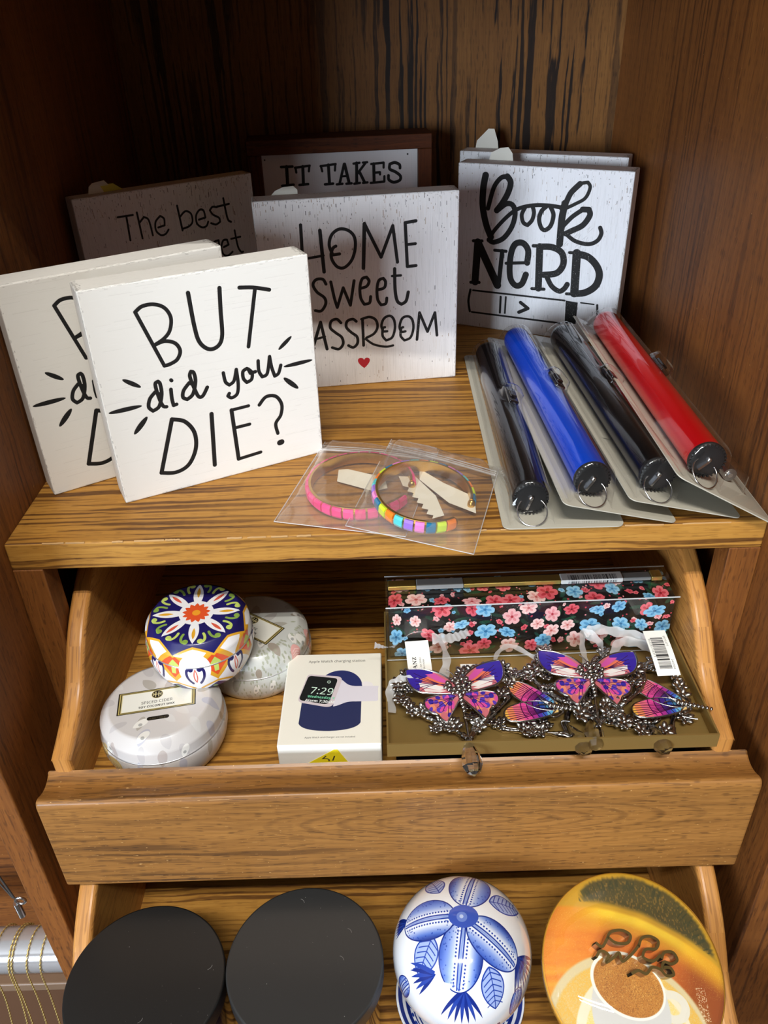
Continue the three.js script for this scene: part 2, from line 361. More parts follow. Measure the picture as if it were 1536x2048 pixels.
// ---------------------------------------------------------------- block signs
function inkPath(ctx, pts, k) {   // smooth through the points, but keep sharp corners
  const P = []; for (let i = 0; i < pts.length; i += 2) P.push([pts[i] * k, pts[i + 1] * k]);
  ctx.beginPath(); ctx.moveTo(...P[0]);
  const sharp = (i) => { if (i <= 0 || i >= P.length - 1) return true; const a = Math.atan2(P[i][1] - P[i - 1][1], P[i][0] - P[i - 1][0]), b = Math.atan2(P[i + 1][1] - P[i][1], P[i + 1][0] - P[i][0]); let d = Math.abs(a - b); if (d > Math.PI) d = 2 * Math.PI - d; return d > 1.25; };
  for (let i = 0; i < P.length - 1; i++) {
    const p0 = sharp(i) ? P[i] : P[i - 1], p3 = sharp(i + 1) ? P[i + 1] : P[i + 2], p1 = P[i], p2 = P[i + 1];
    ctx.bezierCurveTo(p1[0] + (p2[0] - p0[0]) / 6, p1[1] + (p2[1] - p0[1]) / 6, p2[0] - (p3[0] - p1[0]) / 6, p2[1] - (p3[1] - p1[1]) / 6, p2[0], p2[1]);
  }
}
function ink(ctx, list, k, color, bold = 1) {
  ctx.strokeStyle = ctx.fillStyle = color; ctx.lineCap = ctx.lineJoin = 'round';
  for (const [kind, width, p] of list) {
    if (kind === 'ray') {
      const x0 = p[0] * k, y0 = p[1] * k, x1 = p[2] * k, y1 = p[3] * k;
      ctx.save(); ctx.translate((x0 + x1) / 2, (y0 + y1) / 2); ctx.rotate(Math.atan2(y1 - y0, x1 - x0)); ctx.beginPath(); ctx.ellipse(0, 0, Math.hypot(x1 - x0, y1 - y0) / 2, (width * k) / 2, 0, 0, 7); ctx.fill(); ctx.restore();
    } else if (kind === 'fill') { ctx.beginPath(); for (let i = 0; i < p.length; i += 2) ctx.lineTo(p[i] * k, p[i + 1] * k); ctx.fill(); }
    else if (kind === 'dot') { ctx.beginPath(); ctx.arc(p[0] * k, p[1] * k, width * k, 0, 7); ctx.fill(); }
    else { inkPath(ctx, p, k); ctx.lineWidth = width * k * bold; ctx.stroke(); }
  }
}
// whitewashed board: base coat, brush marks along the grain, worn spots
function whitewash(ctx, w, h, seed, { base = [236, 234, 228], grainAlong = 'y', wear = 0, marks = 900, edge = 0.1, stains = 0 }) {
  const r = rng(seed); ctx.fillStyle = `rgb(${base})`; ctx.fillRect(0, 0, w, h);
  for (let i = 0; i < marks; i++) {
    const x = r() * w, y = r() * h, l = (0.03 + 0.12 * r()) * h, light = r() < 0.55, a = 0.03 + 0.1 * r();
    ctx.fillStyle = light ? `rgba(255,255,253,${a})` : `rgba(150,146,140,${a})`;
    if (grainAlong === 'y') ctx.fillRect(x, y, 1 + 2 * r(), l); else ctx.fillRect(x, y, l, 1 + 2 * r());
  }
  for (let i = 0; i < stains; i++) { const x = r() * w, y = r() * h; for (let k = 0; k < 14; k++) { ctx.fillStyle = `rgba(176,150,112,${0.03 + 0.05 * r()})`; ctx.fillRect(x + (r() - 0.5) * 60, y + (r() - 0.5) * 40, 2 + 3 * r(), 20 + 50 * r()); } }
  for (let i = 0; i < wear; i++) {   // bare chips
    const near = r() < 0.55, x = r() * w, y = near ? Math.pow(r(), 2.2) * h * 0.25 : r() * h, l = 4 + 34 * r() * r();
    ctx.fillStyle = r() < 0.4 ? `rgba(120,84,52,${0.25 + 0.4 * r()})` : `rgba(46,42,40,${0.3 + 0.5 * r()})`;
    ctx.fillRect(x, y, 1 + 2.6 * r(), grainAlong === 'y' ? l : 2);
  }
  for (let i = 0; i < 700 * edge; i++) {   // rubbed edges
    const s = Math.floor(r() * 4), t = r(), d = r() * r() * 16, g = Math.floor(110 + 70 * r());
    ctx.fillStyle = `rgba(${g},${g - 3},${g - 8},${0.12 + 0.3 * r()})`;
    const [x, y] = [[t * w, d], [t * w, h - d], [d, t * h], [w - d, t * h]][s]; ctx.fillRect(x - 4, y - 1, s < 2 ? 4 + 16 * r() : 2 + 2 * r(), s < 2 ? 1 + 2 * r() : 4 + 16 * r());
  }
}
function boardMaterials(seed, look, print, k = 1.024, extra) {
  const face = canvas(1024, 1024, (c) => { whitewash(c, 1024, 1024, seed, look); if (print) ink(c, print, k, look.ink ?? '#171614', look.bold ?? 1); extra?.(c); });
  const edge = canvas(512, 128, (c) => whitewash(c, 512, 128, seed + 5, { ...look, grainAlong: 'x', marks: 260, wear: (look.wear ?? 0) * 0.5, stains: 0 }));
  const o = { roughness: 0.72 };
  const plain = std({ map: edge, ...o });
  return [plain, plain, plain, plain, std({ map: face, bumpMap: face, bumpScale: 0.00012, ...o }), plain];
}
function blockSign(name, label, [x, z, yaw, w, h, t], mats, group) {
  const o = thing(name, label, 'sign', [x, 0, z], group); o.rotation.y = yaw;
  const g = new RoundedBoxGeometry(w, h, t, 2, 0.0012); g.translate(0, h / 2, t / 2);
  part('board', g, mats, o, 'painted wooden board with lettering');
  return o;
}
function sticker(parent, pts, material, name = 'price_sticker') {   // a curled paper flap: rows of [x, y, z] pairs
  const pos = [], idx = [], uv = [];
  pts.forEach(([a, b], i) => { pos.push(...a, ...b); uv.push(0, i / (pts.length - 1), 1, i / (pts.length - 1)); if (i) { const k = i * 2; idx.push(k - 2, k - 1, k, k - 1, k + 1, k); } });
  const g = new THREE.BufferGeometry(); g.setAttribute('position', new THREE.Float32BufferAttribute(pos, 3)); g.setAttribute('uv', new THREE.Float32BufferAttribute(uv, 2)); g.setIndex(idx); g.computeVertexNormals();
  return part(name, g, material, parent, 'curled paper price sticker');
}
const flap = std({ color: srgb(222, 218, 205), roughness: 0.7, side: THREE.DoubleSide }), flapYellow = std({ color: srgb(205, 196, 80), roughness: 0.7, side: THREE.DoubleSide });
const speckle = (seed, n, area = [0, 0, 1024, 1024]) => (c) => { const r = rng(seed); for (let i = 0; i < n; i++) { const x = area[0] + r() * (area[2] - area[0]), y = area[1] + r() * (area[3] - area[1]); c.fillStyle = `rgba(225,225,222,${0.3 + 0.5 * r()})`; c.fillRect(x, y, 1 + 2.2 * r(), 1 + 3 * r()); } };
{
  const dieLook = { base: [238, 236, 230], grainAlong: 'x', wear: 0, marks: 500, edge: 0.6, ink: '#0d0c0c', bold: 1.06 };
  blockSign('block_sign', 'white block sign reading BUT did you DIE? with its whole front in view', [-0.1245, -0.1015, 0.4587, 0.1509, 0.1508, 0.0244], boardMaterials(101, dieLook, PRINT.die));
  blockSign('block_sign', 'white BUT did you DIE? block sign half hidden behind its twin', [-0.185, -0.1207, 0.5612, 0.1508, 0.1512, 0.0241], boardMaterials(131, { ...dieLook, edge: 0.5 }, PRINT.die));
  const rustic = { base: [229, 226, 224], grainAlong: 'y', wear: 420, marks: 3800, edge: 0.5, stains: 5, ink: '#0f0e0e', bold: 1.12 };
  const heart = (c) => { c.fillStyle = '#b3202c'; c.save(); c.translate(510, 897); c.beginPath(); c.moveTo(2, 30); c.bezierCurveTo(-44, -6, -36, -34, -14, -32); c.bezierCurveTo(-4, -31, 0, -24, 2, -18); c.bezierCurveTo(6, -28, 12, -32, 22, -30); c.bezierCurveTo(44, -24, 34, 4, 2, 30); c.fill(); c.restore(); };
  const home = blockSign('block_sign', 'whitewashed block sign reading HOME sweet CLASSROOM with a small red heart', [-0.017, -0.2599, 0.12, 0.1665, 0.1613, 0.0211], boardMaterials(151, rustic, PRINT.home, 1.024, (c) => { heart(c); speckle(5, 260, [430, 600, 900, 800])(c); }));
  sticker(home, [[[-0.068, 0.1605, -0.0006], [-0.046, 0.1605, -0.0006]], [[-0.064, 0.164, -0.002], [-0.046, 0.164, -0.002]], [[-0.057, 0.1660, -0.005], [-0.049, 0.1662, -0.006]]], flap);
  const nerd = blockSign('block_sign', 'whitewashed block sign reading Book NERD above an outlined pencil', [0.1637, -0.3699, -0.4632, 0.165, 0.1589, 0.0225], boardMaterials(171, { ...rustic, base: [242, 242, 244], bold: 1.3, wear: 260, stains: 3 }, PRINT.nerd, 1.024, (c) => {
    const r = rng(9); c.strokeStyle = 'rgba(120,116,112,0.28)'; c.lineWidth = 2; for (let i = 0; i < 34; i++) { const x = 640 + 170 * r(), y = 330 + 190 * r(); c.beginPath(); c.moveTo(x, y); c.lineTo(x + 30 * r(), y - 18 - 20 * r()); c.stroke(); }
    speckle(7, 500, [430, 330, 830, 640])(c); speckle(8, 500, [500, 600, 800, 900])(c);
  }));
  sticker(nerd, [[[-0.060, 0.1585, -0.0006], [-0.036, 0.1585, -0.0006]], [[-0.058, 0.165, -0.001], [-0.037, 0.165, -0.001]], [[-0.050, 0.169, -0.003], [-0.042, 0.170, -0.003]]], flap);
  const rear = blockSign('block_sign', 'whitewashed block sign standing hidden behind the Book NERD sign, only its top showing', [0.1712, -0.4269, -0.4269, 0.1665, 0.1607, 0.0223], boardMaterials(191, { ...rustic, base: [242, 242, 244], wear: 240 }, null));
  sticker(rear, [[[-0.074, 0.1603, -0.0006], [-0.050, 0.1603, -0.0006]], [[-0.073, 0.167, -0.001], [-0.051, 0.167, -0.001]], [[-0.062, 0.178, -0.004], [-0.056, 0.178, -0.004]]], flap);
  const best = blockSign('block_sign', 'grey-white block sign starting The best, in the shaded corner', [-0.1824, -0.2897, 0.6133, 0.1584, 0.1668, 0.0164], boardMaterials(211, { ...rustic, wear: 480, stains: 9 }, PRINT.best));
  sticker(best, [[[-0.062, 0.1666, 0.006], [-0.040, 0.1666, 0.006]], [[-0.060, 0.172, 0.0045], [-0.044, 0.172, 0.0045]], [[-0.056, 0.174, 0.002], [-0.046, 0.175, 0.002]]], flap);
  sticker(best, [[[-0.049, 0.1669, 0.0062], [-0.033, 0.1669, 0.0062]], [[-0.051, 0.1722, 0.0044], [-0.040, 0.1722, 0.0044]]], flapYellow);

  // framed sign
  const f = thing('framed_sign', 'framed white sign reading IT TAKES with a wide brown wood frame, against the back', 'sign', [-0.0357, 0, -0.4471]); f.rotation.y = 0.0799;
  const W = 0.1796, H = 0.181, T = 0.0378, a = 0.0135, fm = wood(panelTex, { color: srgb(190, 165, 150), clearcoat: 0.05, roughness: 0.7 });
  const rail = (x0, x1, y0, y1, ax) => part('frame_rail', grain(bx(x0, x1, y0, y1, 0, T, 0.001), ax, [0.8, 0.4], [x0 * 3, y0 * 2]), fm, f);
  rail(-W / 2, W / 2, H - a, H, 'x'); rail(-W / 2, W / 2, 0, a, 'x'); rail(-W / 2, -W / 2 + a, a, H - a, 'y'); rail(W / 2 - a, W / 2, a, H - a, 'y');
  const tex = canvas(1024, 1024, (c) => { whitewash(c, 1024, 1024, 231, { base: [226, 223, 222], wear: 0, marks: 300, edge: 0.02 }); ink(c, PRINT.takes, 1.024, '#0f0e0e', 1.45); });
  const g = new THREE.PlaneGeometry(W, H); g.translate(0, H / 2, 0);   // the print is laid out over the whole frame, the panel shows its middle
  const inner = bx(-W / 2 + a - 0.001, W / 2 - a + 0.001, a - 0.001, H - a + 0.001, T - 0.012, T - 0.008), p = inner.attributes.position, uv = inner.attributes.uv;
  for (let i = 0; i < p.count; i++) uv.setXY(i, p.getX(i) / W + 0.5, p.getY(i) / H);
  part('panel', inner, std({ map: tex, roughness: 0.75 }), f, 'white panel with typewriter lettering');
}
// ---------------------------------------------------------------- torches in blister packs
{
  const CW = 0.079, CL = 0.298, AX = 0.0195, AY = 0.0132, R = 0.0116, Z0 = -0.017, Z1 = -0.272;
  const cardShape = new THREE.Shape(); { const r = 0.006; cardShape.moveTo(r, 0); cardShape.lineTo(CW - r, 0); cardShape.quadraticCurveTo(CW, 0, CW, r); cardShape.lineTo(CW, CL - r); cardShape.quadraticCurveTo(CW, CL, CW - r, CL); cardShape.lineTo(r, CL); cardShape.quadraticCurveTo(0, CL, 0, CL - r); cardShape.lineTo(0, r); cardShape.quadraticCurveTo(0, 0, r, 0); }
  const cardG = new THREE.ExtrudeGeometry(cardShape, { depth: 0.0007, bevelEnabled: false, curveSegments: 6 }); cardG.rotateX(-Math.PI / 2);
  const cardM = std({ color: srgb(186, 182, 168), roughness: 0.55 });
  // clear bubble: stations along the pack, each a line across it (flange, arch over the torch, flange with a well)
  const RR = R + 0.0030, NZ = 120, bl = (() => {
    const pos = [], idx = [], smooth = (e) => { const t = clamp(e); return t * t * (3 - 2 * t); };
    let n = 0;
    for (let k = 0; k <= NZ; k++) {
      const z = -0.003 - (k / NZ) * (CL - 0.006), e = Math.min(z - (Z1 - 0.006), Z0 + 0.010 - z), s = e <= 0 ? 0 : Math.sqrt(Math.min(1, e / 0.008)), row = [];
      for (let i = 0; i <= 4; i++) row.push([mix(0.003, AX - RR, i / 4), 0.0012]);
      for (let i = 0; i <= 30; i++) {
        const a = Math.PI * (1 - i / 30), c = smooth(1 - Math.abs(z + 0.150) / 0.017) * smooth(1.35 - Math.abs(a - 1.22) / 0.5), q = RR + 0.0055 * smooth(c * 2.2), lobe = smooth(1 - Math.abs(z + 0.004) / 0.012) * (1 - s) * 0.009;
        row.push([AX + Math.cos(a) * q, Math.max(0.0012, (AY * Math.min(1, Math.sin(a) * 5) + Math.sin(a) * q) * s, Math.sin(a) * lobe)]);
      }
      for (let i = 0; i <= 14; i++) { const x = mix(AX + RR, CW - 0.003, i / 14), w = smooth((1 - Math.abs(x - 0.0555) / 0.0105) * 5) * smooth((1 - Math.abs(z + 0.060) / 0.032) * 8); row.push([x, 0.0012 + 0.0108 * w]); }
      n = row.length; for (const [x, y] of row) pos.push(x, y, z);
      if (k) for (let i = 1; i < n; i++) { const b = k * n + i; idx.push(b - n - 1, b - n, b - 1, b - n, b, b - 1); }
    }
    const g = new THREE.BufferGeometry(); g.setAttribute('position', new THREE.Float32BufferAttribute(pos, 3)); g.setIndex(idx); g.computeVertexNormals(); return g;
  })();
  const along = (g) => { g.rotateX(Math.PI / 2); return g; };   // y axis to z
  const bodyG = along(new THREE.CylinderGeometry(R, R, Z0 - Z1 - 0.0085, 48)); bodyG.translate(AX, AY, (Z0 - 0.0015 + Z1 + 0.007) / 2);
  const headG = along(new THREE.LatheGeometry([V2(0.0001, -0.008), V2(0.0085, -0.0078), V2(0.0108, -0.005), V2(R, 0)], 40)); headG.translate(AX, AY, Z1 + 0.007);
  const capG = along(new THREE.LatheGeometry([V2(R + 0.0003, -0.0022), V2(R + 0.0004, 0.0), V2(R - 0.0012, 0.0012), V2(0.0001, 0.0012)], 40)); capG.translate(AX, AY, Z0 + 0.0);
  const knurl = []; for (let k = 0; k < 28; k++) { const a = (k / 28) * Math.PI * 2, g = new THREE.BoxGeometry(0.0014, 0.0012, 0.0016); g.rotateZ(a); g.translate(AX + Math.cos(a) * (R - 0.0006), AY + Math.sin(a) * (R - 0.0006), Z0 + 0.0012); knurl.push(g); }
  const knurlG = mergeGeometries(knurl);
  const pinG = new THREE.SphereGeometry(0.0019, 14, 8); pinG.translate(AX, AY + 0.001, Z0 + 0.0016);
  const tabG = new THREE.BoxGeometry(0.0016, 0.008, 0.0022); tabG.rotateZ(-0.35); tabG.translate(AX - 0.0012, AY - 0.0035, Z0 + 0.0022);
  const ringG = new THREE.TorusGeometry(0.0098, 0.0005, 8, 48); ringG.scale(1, 1.05, 1); ringG.rotateX(-0.95); ringG.translate(AX + 0.0004, AY - 0.0062, Z0 + 0.0070);
  const switchG = mergeGeometries([bx(-0.0042, 0.0042, 0, 0.0035, -0.013, 0.013, 0.0012), bx(-0.0028, 0.0028, 0.0025, 0.0052, -0.007, 0.006, 0.001)].map((g) => { g.rotateZ(-0.34); g.translate(AX + 0.0042, AY + R - 0.0012, -0.150); return g; }));
  const cellG = along(new THREE.CylinderGeometry(0.0046, 0.0046, 0.044, 20)); cellG.translate(0.0555, 0.0056, -0.060);
  const cellEnd = along(new THREE.CylinderGeometry(0.0017, 0.0017, 0.046, 12)); cellEnd.translate(0.0555, 0.0056, -0.060);
  const paint = (r, g, b) => phys({ color: srgb(r, g, b), metalness: 0.45, roughness: 0.3, clearcoat: 0.35, clearcoatRoughness: 0.12 });
  const blackBody = paint(14, 14, 16);
  function pack([x, y, z], yaw, tilt, mat, label) {
    const o = thing('flashlight_pack', label, 'flashlight', [x, y, z], 'flashlights in blister packs on the shelf'); o.rotation.set(0, yaw, -tilt, 'YXZ');
    part('card', cardG, cardM, o, 'grey backing card');
    part('flashlight_body', bodyG, mat, o); part('head', headG, mat, o); part('end_cap', capG, M.black, o, 'black end cap'); part('knurled_rim', knurlG, M.black, o); part('pin', pinG, M.chrome, o); part('tab', tabG, M.chrome, o);
    part('split_ring', ringG, M.chrome, o, 'steel wire ring'); part('switch', switchG, M.blackGloss, o, 'black switch'); part('battery', cellG, M.steel, o); part('battery_tip', cellEnd, M.chrome, o);
    part('blister', bl, M.clear, o, 'clear plastic blister');
    return o;
  }
  pack([0.0765, 0.0006, 0.0015], -0.012, 0, blackBody, 'black flashlight in a clear pack lying flat beside the HOME sweet CLASSROOM sign');
  pack([0.1135, 0.0196, 0.0040], 0.042, 0.245, paint(14, 84, 236), 'blue flashlight in a clear blister pack');
  pack([0.1566, 0.0196, 0.0012], 0.044, 0.245, blackBody, 'black flashlight in a clear pack between the blue and red ones');
  pack([0.1815, 0.0400, 0.0080], 0.008, 0.515, paint(214, 12, 22), 'red flashlight in a clear blister pack leaning by the cabinet side');
}

// ---------------------------------------------------------------- bangles in zip bags
{
  const sweep = (a0, a1, rx, rz, ro, ri, h, steps, rot = 0) => {   // rounded band along an ellipse arc, ro/ri radial offsets
    const prof = [[ri, -h / 2], [ro * 0.55 + ri * 0.45, -h / 2], [ro, -h * 0.27], [ro, h * 0.27], [ro * 0.55 + ri * 0.45, h / 2], [ri, h / 2]], pos = [], idx = [], n = prof.length;
    for (let i = 0; i <= steps; i++) { const a = mix(a0, a1, i / steps), nx = Math.cos(a) / rx, nz = Math.sin(a) / rz, l = Math.hypot(nx, nz); for (const [d, y] of prof) pos.push(Math.cos(a) * rx + (nx / l) * d, y, Math.sin(a) * rz + (nz / l) * d); }
    for (let i = 0; i < steps; i++) for (let k = 0; k < n; k++) { const k2 = (k + 1) % n, A = i * n + k, B = i * n + k2, C = A + n, Dd = B + n; idx.push(A, B, C, B, Dd, C); }
    for (const [b, f] of [[0, 1], [steps * n, -1]]) for (let k = 1; k < n - 1; k++) idx.push(...(f > 0 ? [b, b + k + 1, b + k] : [b, b + k, b + k + 1]));
    const g = new THREE.BufferGeometry(); g.setAttribute('position', new THREE.Float32BufferAttribute(pos, 3)); g.setIndex(idx); const q = g.toNonIndexed(); q.computeVertexNormals(); return q;
  };
  function bangle(label, [x, y, z], [rx, rz], gapAt, gap, colors, rot, tilt) {
    const o = thing('bangle', label, 'bracelet', [x, y, z]); o.rotation.set(tilt[0], rot, tilt[1]);
    const a0 = gapAt + gap / 2, a1 = gapAt - gap / 2 + Math.PI * 2, N = 27, h = 0.0082;
    part('band', sweep(a0, a1, rx, rz, 0.0016, -0.0012, h, 90), M.gold, o, 'polished gold-toned band');
    for (let i = 0; i < N; i++) { const s = (a1 - a0) / N, b = a0 + s * (i + 0.09), e = a0 + s * (i + 0.91); part('enamel_segment', sweep(b, e, rx, rz, 0.0030, 0.0006, h * 0.94, 5), colors[i % colors.length], o); }
    for (const a of [a0, a1]) { const g = new THREE.SphereGeometry(0.0027, 14, 10); g.scale(1, 1.35, 1); g.translate(Math.cos(a) * rx, 0, Math.sin(a) * rz); part('end_cap', g, M.gold, o); }
    return o;
  }
  const enamel = (r, g, b) => phys({ color: srgb(r, g, b), roughness: 0.3, clearcoat: 0.6, clearcoatRoughness: 0.15 });
  const pinks = [enamel(236, 44, 130), enamel(240, 62, 142)];
  const rainbow = [enamel(240, 130, 40), enamel(204, 232, 40), enamel(24, 112, 152), enamel(228, 126, 196), enamel(150, 112, 208), enamel(86, 200, 204)];
  bangle('pink enamel bangle with gold lines inside a zip bag', [-0.0165, 0.0062, -0.053], [0.036, 0.0385], 0.35, 0.5, pinks, 0, [0, 0]);
  bangle('rainbow enamel cuff bangle with coloured segments inside a zip bag', [0.0265, 0.0098, -0.0305], [0.0325, 0.0395], 0.62, 0.75, rainbow, 0, [0, -0.09]);

  function bag(label, [tl, tr, br, bl], y0, bulge, papers, seed) {   // corners as [x, z]
    const at = (u, v) => { const x = mix(mix(tl[0], tr[0], u), mix(bl[0], br[0], u), v), z = mix(mix(tl[1], tr[1], u), mix(bl[1], br[1], u), v); return [x, z]; };
    const [cx, cz] = at(0.5, 0.5), o = thing('zip_bag', label, 'bag', [cx, y0, cz], 'small clear zip bags holding bangles');
    const sheet = (top) => {
      const N = 40, pos = [], idx = [], uv = [];
      for (let j = 0; j <= N; j++) for (let i = 0; i <= N; i++) {
        const u = i / N, v = j / N, [x, z] = at(u, v), e = Math.min(1, Math.min(u, 1 - u) * 9) * Math.min(1, Math.min(v * 0.9, 1 - v) * 9), y = top ? e * bulge * (0.86 + 0.22 * fbm(u * 5, v * 5, seed)) + 0.0011 * (fbm(u * 9 + v * 4, v * 8, seed + 4) - 0.5) + 0.0008 : 0.0002;
        pos.push(x - cx, y, z - cz); uv.push(u, v);
        if (i && j) { const b = j * (N + 1) + i; idx.push(b - N - 2, b - 1, b - N - 1, b - N - 1, b - 1, b); }
      }
      const g = new THREE.BufferGeometry(); g.setAttribute('position', new THREE.Float32BufferAttribute(pos, 3)); g.setAttribute('uv', new THREE.Float32BufferAttribute(uv, 2)); g.setIndex(idx); g.computeVertexNormals(); return g;
    };
    part('film', sheet(true), M.film, o, 'clear plastic film'); part('film', sheet(false), M.clear, o, 'clear plastic film');
    const zipM = phys({ color: srgb(240, 240, 240), transmission: 0.6, roughness: 0.2, thickness: 0 });
    for (const v of [0.075, 0.1, 0.125]) { const a = at(0.01, v), m = at(0.5, v), b = at(0.99, v); part('zip_ridge', tube([[a[0] - cx, 0.0022, a[1] - cz], [m[0] - cx, 0.0034, m[1] - cz], [b[0] - cx, 0.0022, b[1] - cz]], v > 0.11 ? 0.0009 : 0.0005, 24, 6), zipM, o); }
    const seam = [at(0, 0), at(1, 0), at(1, 1), at(0, 1)];
    for (let k = 1; k < 4; k++) { const a = seam[k], b = seam[(k + 1) % 4]; part('seam', tube([[a[0] - cx, 0.001, a[1] - cz], [(a[0] + b[0]) / 2 - cx, 0.001, (a[1] + b[1]) / 2 - cz], [b[0] - cx, 0.001, b[1] - cz]], 0.00035, 10, 5), zipM, o); }
    for (const pts of papers) {
      const s = new THREE.Shape(pts.map(([u, v]) => { const [x, z] = at(u, v); return V2(x - cx, -(z - cz)); })), g = new THREE.ExtrudeGeometry(s, { depth: 0.0002, bevelEnabled: false }); g.rotateX(-Math.PI / 2); g.translate(0, 0.0016, 0);
      part('paper_label', g, std({ color: srgb(246, 243, 226), roughness: 0.8 }), o, 'white paper label inside the bag');
    }
    return o;
  }
  bag('clear zip bag holding the pink bangle', [[-0.0453, -0.1266], [0.0415, -0.104], [0.0128, 0.0073], [-0.0742, -0.0153]], 0.0006, 0.0105,
    [[[0.26, 0.36], [0.33, 0.34], [0.66, 0.40], [0.72, 0.52], [0.62, 0.57], [0.30, 0.50]]], 21);
  const saw = []; for (let k = 0; k < 6; k++) saw.push([0.29 + k * 0.055, 0.50 + k * 0.045], [0.345 + k * 0.055, 0.50 + k * 0.045]);
  bag('clear zip bag holding the rainbow bangle, hanging over the shelf edge', [[0.0068, -0.1218], [0.0836, -0.0723], [0.0537, 0.0330], [-0.026, -0.003]], 0.0036, 0.0115,
    [[[0.36, 0.27], [0.60, 0.36], [0.88, 0.43], [0.93, 0.60], [0.70, 0.56], [0.40, 0.39]], [[0.22, 0.41], [0.36, 0.37], [0.58, 0.52], [0.70, 0.70], [0.62, 0.76], ...saw.reverse()]], 37);
}
